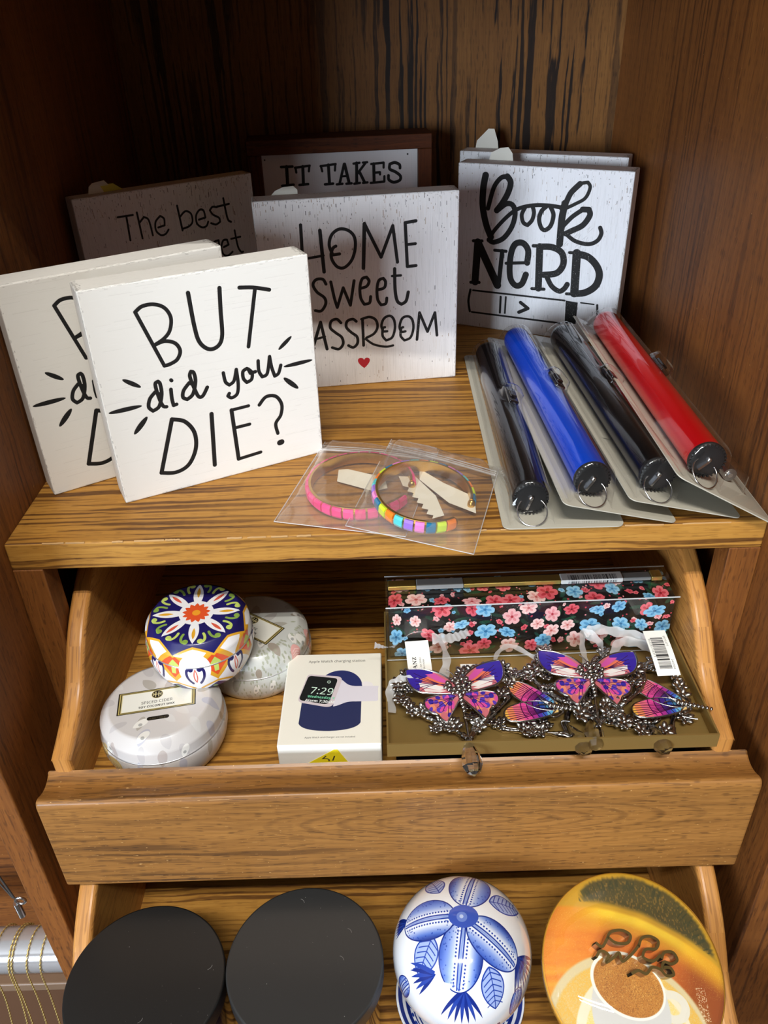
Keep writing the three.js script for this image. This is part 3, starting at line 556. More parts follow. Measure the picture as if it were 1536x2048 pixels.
// ---------------------------------------------------------------- candle tins
{
  // profiles from the middle of the lid outwards and down; lid and base are separate parts
  const lidP = (r, h) => [[0, h], [r * 0.80, h], [r * 0.86, h - 0.0008], [r * 0.985, h - 0.0072], [r, h - 0.0095], [r, h - 0.0152], [r * 1.012, h - 0.0162], [r * 1.012, h - 0.0172]];
  const baseP = (r, h) => [[r * 0.985, h - 0.0172], [r * 1.03, h - 0.0185], [r * 1.04, h - 0.026], [r * 1.0, h - 0.034], [r * 0.93, 0.0035], [r * 0.885, 0.0008], [r * 0.85, 0], [0, 0]];
  const arcLen = (p) => p.reduce((s, q, i) => s + (i ? Math.hypot(q[0] - p[i - 1][0], q[1] - p[i - 1][1]) : 0), 0);
  function tin(name, label, at, r, h, tex, yaw, tilt = [0, 0]) {
    const o = thing(name, label, 'tin', at); o.rotation.set(tilt[0], yaw, tilt[1], 'XZY');
    const lp = lidP(r, h), bp = baseP(r, h), S = arcLen(lp) + arcLen(bp) * 0.62, mat = phys({ map: tex, roughness: 0.34, clearcoat: 0.55, clearcoatRoughness: 0.14 });
    part('lid', polarLathe(lp, 80, S), mat, o);
    const b = polarLathe(bp, 80, S), uv = b.attributes.uv, n = bp.length, l0 = arcLen(lp) / S / 2;   // the print runs on from the lid down the side
    const arc = [0]; for (let i = 1; i < n; i++) arc[i] = arc[i - 1] + Math.hypot(bp[i][0] - bp[i - 1][0], bp[i][1] - bp[i - 1][1]);
    for (let s = 0; s <= 80; s++) for (let i = 0; i < n; i++) { const a = (s / 80) * Math.PI * 2, q = Math.min(0.5, l0 + arc[n - 1 - i] / S / 2); uv.setXY(s * n + i, 0.5 + Math.sin(a) * q, 0.5 - Math.cos(a) * q); }
    part('base', b, mat, o);
    const rim = new THREE.TorusGeometry(r * 1.006, 0.0007, 8, 80); rim.rotateX(Math.PI / 2); rim.translate(0, h - 0.0172, 0);
    part('rim', rim, std({ color: srgb(214, 214, 216), metalness: 0.8, roughness: 0.3 }), o);
    return o;
  }
  const drop = (c, x, y, a, l, w, fill, vein) => { c.save(); c.translate(x, y); c.rotate(a); c.fillStyle = fill; c.beginPath(); c.moveTo(0, -l / 2); c.bezierCurveTo(w, -l * 0.2, w * 0.9, l * 0.45, 0, l / 2); c.bezierCurveTo(-w * 0.9, l * 0.45, -w, -l * 0.2, 0, -l / 2); c.fill(); if (vein) { c.strokeStyle = vein; c.lineWidth = 2.5; for (let k = -3; k < 4; k++) { c.beginPath(); c.moveTo(0, k * l * 0.1 + 6); c.lineTo(w * 0.45, k * l * 0.1 - 8); c.moveTo(0, k * l * 0.1 + 6); c.lineTo(-w * 0.45, k * l * 0.1 - 8); c.stroke(); } } c.restore(); };
  const feather = (seed, words, pal, small) => canvas(1536, 1536, (c) => {
    const r = rng(seed); c.fillStyle = pal.base; c.fillRect(0, 0, 1536, 1536);
    for (let ring = 0; ring < 6; ring++) { const R = 160 + ring * 118, n = 7 + ring * 4; for (let k = 0; k < n; k++) { const a = ((k + r() * 0.6) / n) * 6.283, q = R + (r() - 0.5) * 70, x = 768 + Math.sin(a) * q, y = 768 - Math.cos(a) * q, t = r(), l = 84 + 50 * r(); drop(c, x, y, a + (r() - 0.5) * 0.7, l, 26 + 18 * r(), pal.feathers[Math.floor(r() * pal.feathers.length)]); if (t < 0.12) { drop(c, x, y, a + 0.5, 92, 34, '#e4e2dc'); c.fillStyle = '#a9a9a6'; c.beginPath(); c.arc(x, y + 8, 11, 0, 7); c.fill(); } } }
    if (small) for (let k = 0; k < 260; k++) { const a = 0.4 + r() * 1.9 - 3.1416 + 3.6, q = 250 + r() * 500, x = 768 + Math.sin(a) * q, y = 768 - Math.cos(a) * q; drop(c, x, y, a, 26, 9, 'rgba(156,160,138,0.75)'); }
    for (const [x, y, a, col] of pal.spots) drop(c, x, y, a, 170, 62, col, 'rgba(255,255,250,0.75)');
    for (const [x, y] of pal.eyes) { drop(c, x, y, 1.1, 110, 40, '#e9e8e2'); c.fillStyle = '#9a9c98'; c.beginPath(); c.arc(x + 18, y + 6, 13, 0, 7); c.fill(); }
    // the label on the lid
    c.save(); c.translate(768 + words.x, 768 + words.y); c.rotate(words.turn); const w = words.w, h = words.h;
    c.fillStyle = '#1c1a12'; c.fillRect(-w / 2, -h / 2, w, h); c.fillStyle = '#b9a765'; c.fillRect(-w / 2 + 7, -h / 2 + 5, w - 14, h - 10); c.fillStyle = '#1c1a12'; c.fillRect(-w / 2 + 14, -h / 2 + 9, w - 28, h - 18); c.fillStyle = '#c9bb84'; c.fillRect(-w / 2 + 19, -h / 2 + 13, w - 38, h - 26); c.fillStyle = '#e6e6dd'; c.fillRect(-w / 2 + 24, -h / 2 + 17, w - 48, h - 34);
    c.translate(0, -h * 0.24); c.fillStyle = '#c9bb84'; c.beginPath(); c.scale(0.84, 0.84); c.arc(0, 0, 38, 0, 7); c.fill(); c.fillStyle = '#1c1a12'; c.beginPath(); c.arc(0, 0, 34, 0, 7); c.fill(); c.strokeStyle = '#d8cc98'; c.lineWidth = 6; c.beginPath(); for (const s of [-1, 1]) { c.moveTo(s * 10, -24); c.lineTo(s * 10, 24); c.moveTo(s * 24, -14); c.lineTo(s * 24, 14); } c.moveTo(-24, 0); c.lineTo(24, 0); c.stroke();
    c.fillStyle = '#2a2925'; c.textAlign = 'center'; c.font = '33px sans-serif'; c.fillText(words.a, 0, 78); c.font = 'bold 25px sans-serif'; c.fillText(words.b, 0, 112); c.restore();
    if (words.pill) { c.fillStyle = '#191712'; c.beginPath(); c.roundRect(768 - 62, 768 + 122, 120, 26, 13); c.fill(); c.fillStyle = '#6d6346'; c.font = '15px sans-serif'; c.fillText('3.5oz / 100 g', 768 - 48, 768 + 141); }
  });
  const mauve = { base: '#c9c5c3', feathers: ['#b3aaa6', '#bcb8b8', '#aba59d', '#cfcdcb', '#b4b3bd'], spots: [[330, 960, -0.9, '#c6ab6c'], [400, 1110, -0.6, '#c6ab6c'], [640, 1290, -0.2, '#d0bb8a']], eyes: [[330, 830], [430, 1010]] };
  const sage = { base: '#c6c8c3', feathers: ['#a9a69d', '#b9bbb2', '#b0ada9', '#9f9588', '#cfcfca'], spots: [[1130, 560, 1.2, '#e3aaa4'], [1170, 760, 1.7, '#e3aaa4'], [420, 1250, -0.5, '#e6b0aa'], [560, 1330, -0.2, '#e6b0aa']], eyes: [[1100, 660], [700, 1330]] };
  tin('candle_tin', 'pale grey candle tin with a gold-framed label, against the drawer front', [-0.165, FLOOR1, 0.0215], 0.0432, 0.044, feather(71, { x: -14, y: -6, turn: 0.0, w: 430, h: 168, a: 'SPICED CIDER', b: 'SOY COCONUT WAX', pill: true }, mauve, false), 0.17);
  tin('candle_tin', 'pale sage candle tin partly hidden behind the watch box and patterned tin', [-0.1085, FLOOR1, -0.0566], 0.0438, 0.044, feather(91, { x: -20, y: 6, turn: -0.02, w: 430, h: 178, a: 'BIRCH BARK', b: 'SOY COCONUT WAX' }, sage, true), -0.62);

  const tile = canvas(1536, 1536, (c) => {
    const navy = '#1d1a5e', gold = '#e3a72e', red = '#e2552a', lime = '#c2d46a', white = '#f1f0f2', green = '#86a64a'; c.translate(768, 768); c.fillStyle = white; c.fillRect(-768, -768, 1536, 1536);
    const ring = (n, f, ph = 0) => { for (let k = 0; k < n; k++) { c.save(); c.rotate(((k + ph) / n) * Math.PI * 2); f(k); c.restore(); } };
    const petal = (y0, y1, w, fill) => { c.fillStyle = fill; c.beginPath(); c.moveTo(0, y0); c.bezierCurveTo(w, mix(y0, y1, 0.35), w, mix(y0, y1, 0.7), 0, y1); c.bezierCurveTo(-w, mix(y0, y1, 0.7), -w, mix(y0, y1, 0.35), 0, y0); c.fill(); };
    // navy field with eight notches and its gold border
    const star = (R, r2) => { c.beginPath(); for (let k = 0; k < 8; k++) { const a = (k / 8) * Math.PI * 2 + Math.PI / 8, b = a + Math.PI / 8; c.lineTo(Math.sin(a) * R, -Math.cos(a) * R); c.lineTo(Math.sin(b) * r2, -Math.cos(b) * r2); } c.closePath(); };
    c.save(); c.scale(0.9, 0.9);
    ring(8, () => { c.fillStyle = gold; c.beginPath(); c.moveTo(0, -340); c.lineTo(190, -455); c.lineTo(0, -640); c.lineTo(-190, -455); c.fill(); c.fillStyle = red; c.beginPath(); c.moveTo(0, -385); c.lineTo(128, -462); c.lineTo(0, -590); c.lineTo(-128, -462); c.fill(); c.fillStyle = lime; c.beginPath(); c.moveTo(0, -420); c.lineTo(58, -480); c.lineTo(22, -476); c.lineTo(22, -548); c.lineTo(-22, -548); c.lineTo(-22, -476); c.lineTo(-58, -480); c.fill(); }, 0.5);
    ring(4, () => { c.fillStyle = white; c.beginPath(); c.arc(0, -520, 150, 0, 7); c.fill(); }, 0);
    ring(8, () => { c.strokeStyle = navy; c.lineWidth = 26; c.lineCap = 'round'; for (const s of [-1, 1]) { c.beginPath(); c.moveTo(s * 34, -505); c.bezierCurveTo(s * 100, -470, s * 104, -590, s * 46, -640); c.stroke(); c.fillStyle = navy; c.beginPath(); c.arc(s * 40, -500, 24, 0, 7); c.fill(); } petal(-500, -640, 30, '#d8604a'); petal(-515, -620, 13, white); }, 0);
    ring(8, () => { c.strokeStyle = gold; c.lineWidth = 26; c.beginPath(); c.moveTo(-250, -690); c.lineTo(0, -655); c.lineTo(250, -690); c.stroke(); c.fillStyle = navy; c.beginPath(); c.moveTo(-210, -745); c.lineTo(0, -672); c.lineTo(210, -745); c.lineTo(150, -790); c.lineTo(-150, -790); c.fill(); c.fillStyle = green; c.beginPath(); c.ellipse(40, -730, 38, 16, 0.3, 0, 7); c.fill(); }, 0.5);
    c.restore(); c.scale(0.84, 0.84);
    c.strokeStyle = gold; c.lineWidth = 34; c.lineJoin = 'miter'; star(418, 346); c.stroke(); c.fillStyle = navy; c.fill();
    ring(8, (k) => { petal(-60, -322, 50, white); petal(-165, -280, 17, k % 2 ? '#d85a44' : gold); }, 0);
    c.fillStyle = white; c.beginPath(); c.arc(0, 0, 128, 0, 7); c.fill();
    ring(8, () => { c.fillStyle = navy; for (const [x, y, q] of [[0, -168, 24], [-20, -196, 20], [20, -196, 20], [0, -214, 18]]) { c.beginPath(); c.arc(x, y, q, 0, 7); c.fill(); } for (const s of [-1, 1]) { c.strokeStyle = s > 0 ? lime : green; c.lineWidth = 20; c.lineCap = 'round'; c.beginPath(); c.moveTo(s * 20, -235); c.bezierCurveTo(s * 14, -290, s * 44, -325, s * 70, -300); c.stroke(); c.fillStyle = s > 0 ? lime : green; c.beginPath(); c.arc(s * 66, -298, 22, 0, 7); c.fill(); } }, 0.5);
    ring(13, () => petal(-18, -104, 26, red)); c.fillStyle = red; c.beginPath(); c.arc(0, 0, 62, 0, 7); c.fill(); c.fillStyle = '#f0a02c'; c.beginPath(); c.arc(0, 0, 30, 0, 7); c.fill();
  });
  tin('patterned_tin', 'round tin with a navy, orange and white tile pattern, stacked on two pale tins', [-0.1405, FLOOR1 + 0.0446, -0.0215], 0.0378, 0.0445, tile, 0.08, [0.05, -0.03]);
}

// ---------------------------------------------------------------- watch stand box
{
  const x0 = -0.0788, x1 = -0.0068, y1 = -0.135, z0 = -0.0335, z1 = 0.0572, h = y1 - FLOOR1;
  const o = thing('watch_box', 'cream white box picturing a smart watch on a dark blue stand', 'box', [(x0 + x1) / 2, FLOOR1, (z0 + z1) / 2]); o.rotation.y = -0.01;
  const W = x1 - x0, D = z1 - z0;
  const top = canvas(816, 1024, (c) => {
    c.fillStyle = '#f1ede0'; c.fillRect(0, 0, 816, 1024); c.fillStyle = '#3d3a36'; c.textAlign = 'center'; c.font = '38px sans-serif'; c.fillText('Apple Watch charging station', 430, 108); c.font = '21px sans-serif'; c.fillText('Apple Watch and Charger are not included', 410, 955);
    // stand
    c.fillStyle = '#2b3158'; c.beginPath(); c.moveTo(160, 520); c.lineTo(150, 800); c.quadraticCurveTo(180, 880, 400, 885); c.quadraticCurveTo(620, 880, 650, 800); c.lineTo(652, 520); c.fill();
    c.fillStyle = '#2a3166'; c.beginPath(); c.ellipse(470, 400, 185, 190, 0, Math.PI, Math.PI * 2); c.lineTo(655, 430); c.lineTo(285, 430); c.fill();
    // strap
    c.fillStyle = '#e0dbe4'; c.beginPath(); c.moveTo(440, 300); c.bezierCurveTo(520, 330, 500, 390, 600, 400); c.lineTo(795, 405); c.lineTo(768, 575); c.lineTo(600, 575); c.bezierCurveTo(500, 570, 500, 610, 420, 625); c.fill();
    c.fillStyle = '#efe9ea'; c.beginPath(); c.ellipse(700, 385, 50, 34, 0.35, 0, 7); c.fill(); c.fillStyle = '#e0dbe4'; c.beginPath(); c.roundRect(600, 402, 190, 172, 14); c.fill();
    // case
    c.fillStyle = '#d6c8cc'; c.beginPath(); c.moveTo(215, 250); c.lineTo(440, 280); c.quadraticCurveTo(490, 292, 478, 340); c.lineTo(420, 600); c.quadraticCurveTo(405, 636, 350, 626); c.lineTo(160, 578); c.quadraticCurveTo(118, 560, 128, 515); c.lineTo(180, 275); c.quadraticCurveTo(188, 250, 215, 250); c.fill();
    c.fillStyle = '#191c1d'; c.beginPath(); c.moveTo(222, 268); c.lineTo(415, 300); c.quadraticCurveTo(448, 306, 440, 345); c.lineTo(388, 570); c.quadraticCurveTo(376, 602, 335, 594); c.lineTo(160, 552); c.quadraticCurveTo(128, 540, 138, 505); c.lineTo(186, 295); c.quadraticCurveTo(194, 266, 222, 268); c.fill();
    c.save(); c.transform(1, 0.13, -0.21, 1, 0, 0); c.textAlign = 'left'; c.fillStyle = '#d6f2df'; c.font = '104px sans-serif'; c.fillText('7:29', 300, 432); c.fillStyle = '#7fd6ac'; c.font = 'bold 36px sans-serif'; c.fillText('Wednesday 9', 298, 478); c.fillStyle = '#f2f4f2'; c.font = 'bold 37px sans-serif'; c.fillText('Alarm 7:30AM', 290, 522); c.restore();
    c.strokeStyle = '#d6f2df'; c.lineWidth = 4; c.beginPath(); c.arc(372, 345, 14, 0, 7); c.stroke(); c.fillStyle = '#d6f2df'; c.beginPath(); c.arc(372, 345, 4, 0, 7); c.fill();
  });
  const side = std({ color: srgb(238, 236, 228), roughness: 0.5 }), face = phys({ map: top, roughness: 0.45, clearcoat: 0.25, clearcoatRoughness: 0.3 });
  const g = new RoundedBoxGeometry(W, h, D, 2, 0.0012); g.translate(0, h / 2, 0);
  part('carton', g, [side, side, face, side, side, side], o);
  const s = new THREE.Shape([V2(-0.030, 0.004), V2(0.003, 0.0275), V2(0.0055, 0.0275), V2(0.0125, 0.014), V2(-0.01, -0.004)]), y = new THREE.ExtrudeGeometry(s, { depth: 0.0002, bevelEnabled: false }); y.translate(0, 0.0, D / 2 + 0.0001);
  const tag = canvas(256, 256, (c) => { c.fillStyle = '#ecd81c'; c.fillRect(0, 0, 256, 256); c.strokeStyle = '#3a3420'; c.lineWidth = 5; c.beginPath(); c.moveTo(150, 60); c.lineTo(138, 80); c.quadraticCurveTo(165, 78, 158, 100); c.moveTo(180, 62); c.lineTo(172, 96); c.stroke(); });
  { const p = y.attributes.position, uv = y.attributes.uv; for (let i = 0; i < p.count; i++) uv.setXY(i, (p.getX(i) + 0.032) / 0.05, (p.getY(i) + 0.006) / 0.036); }
  part('price_sticker', y, std({ map: tag, roughness: 0.6 }), o, 'yellow price sticker on the front');
}
// ---------------------------------------------------------------- gold tray, floral acrylic case, butterfly ornaments
const TRAY = -0.127;   // inner bottom of the tray
{
  const x0 = -0.0035, x1 = 0.2140, z0 = -0.060, z1 = 0.0745, top = -0.1165, th = 0.0012;
  const goldCard = phys({ color: srgb(158, 130, 74), metalness: 0.55, roughness: 0.42 });
  const o = thing('gold_tray', 'shallow gold cardboard tray on a dark box, filled with butterfly ornaments', 'tray', [(x0 + x1) / 2, FLOOR1, (z0 + z1) / 2]);
  const L = (a, b, c, d, e, f, r) => { const g = bx(a, b, c, d, e, f, r); g.translate(-(x0 + x1) / 2, -FLOOR1, -(z0 + z1) / 2); return g; };
  part('tray_bottom', L(x0, x1, TRAY - th, TRAY, z0, z1), goldCard, o);
  part('tray_side', L(x0, x1, TRAY, top, z1 - th, z1), goldCard, o); part('tray_side', L(x0, x1, TRAY, top, z0, z0 + th), goldCard, o); part('tray_side', L(x0, x0 + th, TRAY, top, z0 + th, z1 - th), goldCard, o); part('tray_side', L(x1 - th, x1, TRAY, top, z0 + th, z1 - th), goldCard, o);
  part('box_base', L(x0 + 0.006, x1 - 0.006, FLOOR1, TRAY - th, z0, 0.060), std({ color: srgb(30, 24, 20), roughness: 0.8 }), o, 'dark box under the tray');
}
{
  const x0 = -0.002, x1 = 0.2105, z0 = -0.0535, z1 = -0.0155, y0 = TRAY + 0.0008, y1 = -0.0752, cx = (x0 + x1) / 2, cz = (z0 + z1) / 2;
  const o = thing('floral_case', 'clear acrylic case around a black box printed with pink and blue flowers', 'case', [cx, y0, cz]); o.rotation.y = 0.012;
  const floral = (w, h, seed) => canvas(w, h, (c) => {
    const r = rng(seed); c.fillStyle = '#0b0c0d'; c.fillRect(0, 0, w, h);
    for (let i = 0; i < 150; i++) { c.strokeStyle = `rgba(${40 + 30 * r()},${64 + 30 * r()},${52 + 20 * r()},0.55)`; c.lineWidth = 1 + 2 * r(); const x = r() * w, y = r() * h; c.beginPath(); c.moveTo(x, y); c.quadraticCurveTo(x + 60 * (r() - 0.5), y - 50, x + 110 * (r() - 0.5), y - 20 - 60 * r()); c.stroke(); }
    for (let i = 0; i < 70; i++) { c.save(); c.translate(r() * w, r() * h); c.rotate(r() * 6.28); c.fillStyle = `rgba(30,${64 + 26 * r()},${50 + 12 * r()},0.75)`; c.beginPath(); c.ellipse(0, 0, 34 + 22 * r(), 11 + 6 * r(), 0, 0, 7); c.fill(); c.restore(); }
    for (let i = 0; i < 120; i++) { c.fillStyle = r() < 0.7 ? '#c2434f' : '#e58a92'; c.beginPath(); c.ellipse(r() * w, r() * h, 5 + 6 * r(), 4 + 4 * r(), r() * 3, 0, 7); c.fill(); }
    const bloom = (x, y, R, pal, sq) => { const a0 = r() * 6.28; c.save(); c.translate(x, y); c.rotate(r() * 6.28); c.scale(1, sq); for (let k = 0; k < 5; k++) { c.save(); c.rotate(a0 + (k / 5) * 6.283); c.fillStyle = pal[0]; c.beginPath(); c.moveTo(0, 0); c.bezierCurveTo(R * 0.5, -R * 0.3, R * 0.62, -R * 1.05, 0, -R * 1.0); c.bezierCurveTo(-R * 0.62, -R * 1.05, -R * 0.5, -R * 0.3, 0, 0); c.fill(); c.fillStyle = pal[1]; c.beginPath(); c.ellipse(0, -R * 0.36, R * 0.16, R * 0.34, 0, 0, 7); c.fill(); c.restore(); } c.fillStyle = pal[2]; c.beginPath(); c.arc(0, 0, R * 0.16, 0, 7); c.fill(); c.restore(); };
    const pals = [['#eab3b4', '#dd8d92', '#a9343f'], ['#e0707a', '#c8404e', '#8c1f2c'], ['#8dc0da', '#5c9cc4', '#2f6c96'], ['#efc9c4', '#e2a09c', '#b85a55'], ['#d85e6a', '#b83644', '#6e1a26'], ['#7db6d6', '#4f90ba', '#2a6088']];
    for (let k = 0; k < 46; k++) bloom(r() * w, r() * h, 16 + 16 * r(), pals[Math.floor(r() * pals.length)], 0.6 + 0.4 * r());
    const nx = Math.round(w / 160), ny = Math.max(2, Math.round(h / 140));
    for (let j = 0; j < ny; j++) for (let i = 0; i < nx; i++) { const p = pals[Math.floor(r() * pals.length)]; bloom((i + 0.15 + 0.7 * r()) * w / nx, (j + 0.15 + 0.7 * r()) * h / ny, 46 + 38 * r(), p, 0.6 + 0.4 * r()); }
  });
  const W = x1 - x0, H = y1 - y0, D = z1 - z0, front = floral(2048, 448, 301), lid = floral(2048, 320, 333);
  const blk = std({ color: srgb(14, 14, 15), roughness: 0.4 }), fr = phys({ map: front, roughness: 0.35, clearcoat: 0.5, clearcoatRoughness: 0.1 }), tp = phys({ map: lid, roughness: 0.35, clearcoat: 0.5, clearcoatRoughness: 0.1 });
  const i = 0.0022;
  const core = new THREE.BoxGeometry(W - 2 * i, H - 2 * i, D - 2 * i); core.translate(0, H / 2, 0);
  part('printed_box', core, [blk, blk, tp, blk, fr, blk], o, 'black box printed with flowers');
  part('case', (() => { const g = new RoundedBoxGeometry(W, H, D, 2, 0.0006); g.translate(0, H / 2, 0); return g; })(), M.acrylic, o, 'clear acrylic shell');
  for (const [ya, za] of [[H, D / 2], [H, -D / 2], [0.0005, D / 2]]) part('edge_strip', (() => { const g = new THREE.CylinderGeometry(0.0005, 0.0005, W, 8); g.rotateZ(Math.PI / 2); g.translate(0, ya - 0.0004, za - Math.sign(za) * 0.0004); return g; })(), phys({ color: srgb(225, 230, 232), roughness: 0.1, transmission: 0.4, thickness: 0 }), o);
  for (const xa of [W / 2 - 0.004, W / 2 - 0.013]) part('prong', bx(xa - 0.0008, xa + 0.0008, H, H + 0.006, -0.0025, 0.0015), M.clear, o);
  // the pen on top of the case
  const pen = thing('gold_pen', 'thin gold pen with a grey band and barcode sticker, lying on the floral case', 'pen', [cx, y1 + 0.0002, cz - 0.0045]); pen.rotation.y = 0.012;
  const bar = (a, b, r, m, n, l) => part(n, (() => { const g = new RoundedBoxGeometry(b - a, r * 1.1, r * 2.6, 2, 0.0008); g.translate((a + b) / 2, r * 0.55, 0); return g; })(), m, pen, l);
  const goldM = std({ color: srgb(196, 172, 96), metalness: 0.8, roughness: 0.35 }), code = canvas(512, 64, (c) => { c.fillStyle = '#c9cac8'; c.fillRect(0, 0, 512, 64); c.fillStyle = '#26262a'; const r = rng(5); for (let x = 60; x < 460; x += 3 + 6 * r()) c.fillRect(x, 20, 1 + 3.5 * r(), 44); });
  bar(-0.104, -0.083, 0.0032, goldM, 'barrel'); bar(-0.083, -0.048, 0.0034, std({ color: srgb(140, 142, 142), roughness: 0.5 }), 'band', 'grey paper band'); bar(-0.048, 0.024, 0.0032, goldM, 'barrel'); bar(0.024, 0.07, 0.0034, std({ map: code, roughness: 0.4 }), 'barcode_sticker'); bar(0.07, 0.091, 0.0028, std({ color: srgb(120, 122, 120), roughness: 0.5 }), 'band'); bar(0.091, 0.099, 0.0034, goldM, 'end_cap');
}
{
  // one ornament: branch heart, butterfly, blossoms, drop, ribbon and tag. Local: x right, z towards the tip, y up; tip at z = +0.036
  const heartPts = []; for (let k = 0; k < 36; k++) { const t = (k / 36) * Math.PI * 2; heartPts.push([0.00245 * 16 * Math.pow(Math.sin(t), 3) * 1.02, 0.0006 * Math.sin(k * 1.7), -0.00225 * (13 * Math.cos(t) - 5 * Math.cos(2 * t) - 2 * Math.cos(3 * t) - Math.cos(4 * t)) + 0.0]); }
  const branch = tube(heartPts, 0.0020, 200, 8, true);
  { const p = branch.attributes.position, n = branch.attributes.normal; for (let i = 0; i < p.count; i++) { const k = Math.floor(i / 9), d = 0.0005 * Math.sin(k * 0.55) + 0.0003 * Math.sin(k * 1.9); p.setXYZ(i, p.getX(i) + n.getX(i) * d, p.getY(i) + n.getY(i) * d, p.getZ(i) + n.getZ(i) * d); } branch.computeVertexNormals(); }
  const twig = tube(heartPts.map(([x, y, z], k) => [x * 1.01 + 0.0012 * Math.sin(k * 1.1), y + 0.0014, z + 0.0012 * Math.cos(k * 1.1)]), 0.0010, 160, 6, true);
  // blossom: petals around a bead
  const petals = []; for (let k = 0; k < 6; k++) { const g = new THREE.SphereGeometry(0.0017, 8, 6); g.scale(0.75, 0.55, 1.25); g.translate(0, 0.0006, 0.0023); g.rotateX(-0.35); g.rotateY((k / 6) * Math.PI * 2); petals.push(g); } petals.push((() => { const g = new THREE.SphereGeometry(0.0012, 8, 6); g.translate(0, 0.0012, 0); return g; })());
  const blossom = mergeGeometries(petals);
  // wings: outline in (x, z), right side; extruded
  const upper = new THREE.Shape(); upper.moveTo(0.001, -0.003); upper.bezierCurveTo(0.005, -0.015, 0.017, -0.0225, 0.0305, -0.0215); upper.bezierCurveTo(0.0325, -0.013, 0.030, -0.004, 0.022, -0.0015); upper.bezierCurveTo(0.014, 0.001, 0.006, 0.002, 0.001, 0.001); upper.closePath();
  const lower = new THREE.Shape(); lower.moveTo(0.001, 0.0015); lower.bezierCurveTo(0.008, 0.001, 0.018, 0.0005, 0.022, 0.0035); lower.bezierCurveTo(0.025, 0.009, 0.021, 0.014, 0.016, 0.0155); lower.bezierCurveTo(0.0155, 0.019, 0.013, 0.0215, 0.0115, 0.0225); lower.bezierCurveTo(0.009, 0.018, 0.004, 0.011, 0.001, 0.006); lower.closePath();
  const long = new THREE.Shape(); long.moveTo(0.001, -0.003); long.bezierCurveTo(0.007, -0.013, 0.022, -0.0155, 0.034, -0.010); long.bezierCurveTo(0.040, -0.006, 0.040, 0.004, 0.033, 0.006); long.bezierCurveTo(0.025, 0.0085, 0.012, 0.007, 0.001, 0.004); long.closePath();
  const plate = (s, lift, depth) => { const g = new THREE.ExtrudeGeometry(s, { depth, bevelEnabled: false, curveSegments: 14 }); g.rotateX(Math.PI / 2); g.translate(0, lift, 0); const p = g.attributes.position, uv = g.attributes.uv; for (let i = 0; i < p.count; i++) uv.setXY(i, p.getX(i) / 0.042, 0.5 - p.getZ(i) / 0.05); return g; };
  const rimOf = (s, y) => { const pts = s.getPoints(10).map((p) => [p.x, y, p.y]); return tube(pts, 0.00075, 60, 6, true); };
  const mirror = (g) => { const q = g.clone(); q.scale(-1, 1, 1); const idx = q.index; if (idx) { for (let i = 0; i < idx.count; i += 3) { const a = idx.getX(i); idx.setX(i, idx.getX(i + 1)); idx.setX(i + 1, a); } } else for (const k of Object.keys(q.attributes)) { const a = q.attributes[k], s = a.itemSize; for (let i = 0; i < a.count; i += 3) for (let j = 0; j < s; j++) { const t = a.array[i * s + j]; a.array[i * s + j] = a.array[(i + 1) * s + j]; a.array[(i + 1) * s + j] = t; } } q.computeVertexNormals(); return q; };
  const wingPrint = (kind) => canvas(512, 512, (c) => {
    const X = (x) => (x / 0.042) * 512, Y = (z) => (0.5 + z / 0.05) * 512, r = rng(kind ? 77 : 66);
    if (!kind) {   // violet and coral
      c.fillStyle = '#cc6f78'; c.fillRect(0, 0, 512, 512); c.fillStyle = '#3a2a9c'; c.beginPath(); c.moveTo(X(0.014), Y(-0.022)); c.lineTo(X(0.034), Y(-0.024)); c.lineTo(X(0.034), Y(0)); c.lineTo(X(0.025), Y(0)); c.bezierCurveTo(X(0.024), Y(-0.01), X(0.02), Y(-0.014), X(0.014), Y(-0.016)); c.fill();
      const cell = (pts, f) => { c.fillStyle = f; c.beginPath(); pts.forEach(([x, z]) => c.lineTo(X(x), Y(z))); c.fill(); };
      cell([[0.004, -0.006], [0.013, -0.016], [0.019, -0.016], [0.012, -0.009]], '#d65aa8'); cell([[0.006, -0.005], [0.018, -0.0135], [0.023, -0.0125], [0.014, -0.006]], '#ee7a58'); cell([[0.006, -0.003], [0.016, -0.0075], [0.024, -0.0095], [0.0235, -0.006], [0.012, -0.002]], '#f2ece8'); cell([[0.008, -0.001], [0.022, -0.0048], [0.021, -0.0022], [0.012, 0]], '#efe0dd');
      for (let i = 0; i < 44; i++) { c.fillStyle = ['#3b2c9e', '#d9509c', '#5a3cb4', '#e88f70'][i % 4]; c.beginPath(); c.ellipse(X(0.005 + 0.018 * r()), Y(0.003 + 0.018 * r()), 14 + 16 * r(), 12 + 10 * r(), r() * 3, 0, 7); c.fill(); }
      c.strokeStyle = 'rgba(52,24,72,0.85)'; c.lineWidth = 5; for (let k = 0; k < 6; k++) { c.beginPath(); c.moveTo(X(0.002), Y(-0.002)); c.quadraticCurveTo(X(0.012), Y(-0.006 - k * 0.0012), X(0.026), Y(-0.018 + k * 0.0033)); c.stroke(); c.beginPath(); c.moveTo(X(0.002), Y(0.003)); c.quadraticCurveTo(X(0.009), Y(0.006), X(0.022 - 0.003 * k), Y(0.004 + k * 0.0034)); c.stroke(); }
    } else {       // orange, pink, violet and blue bands out to the tip
      const bands = ['#e8c070', '#66b0d8', '#3c62c4', '#5a36a4', '#a8348e', '#e04c98', '#ea6f86', '#ee8a5c', '#f1b84e'];
      bands.forEach((b, k) => { c.fillStyle = b; c.beginPath(); c.moveTo(X(k * 0.0044) - 8, 0); c.lineTo(512, 0); c.lineTo(512, 512); c.lineTo(X(k * 0.0044) + 22 * Math.sin(k), 512); c.fill(); });
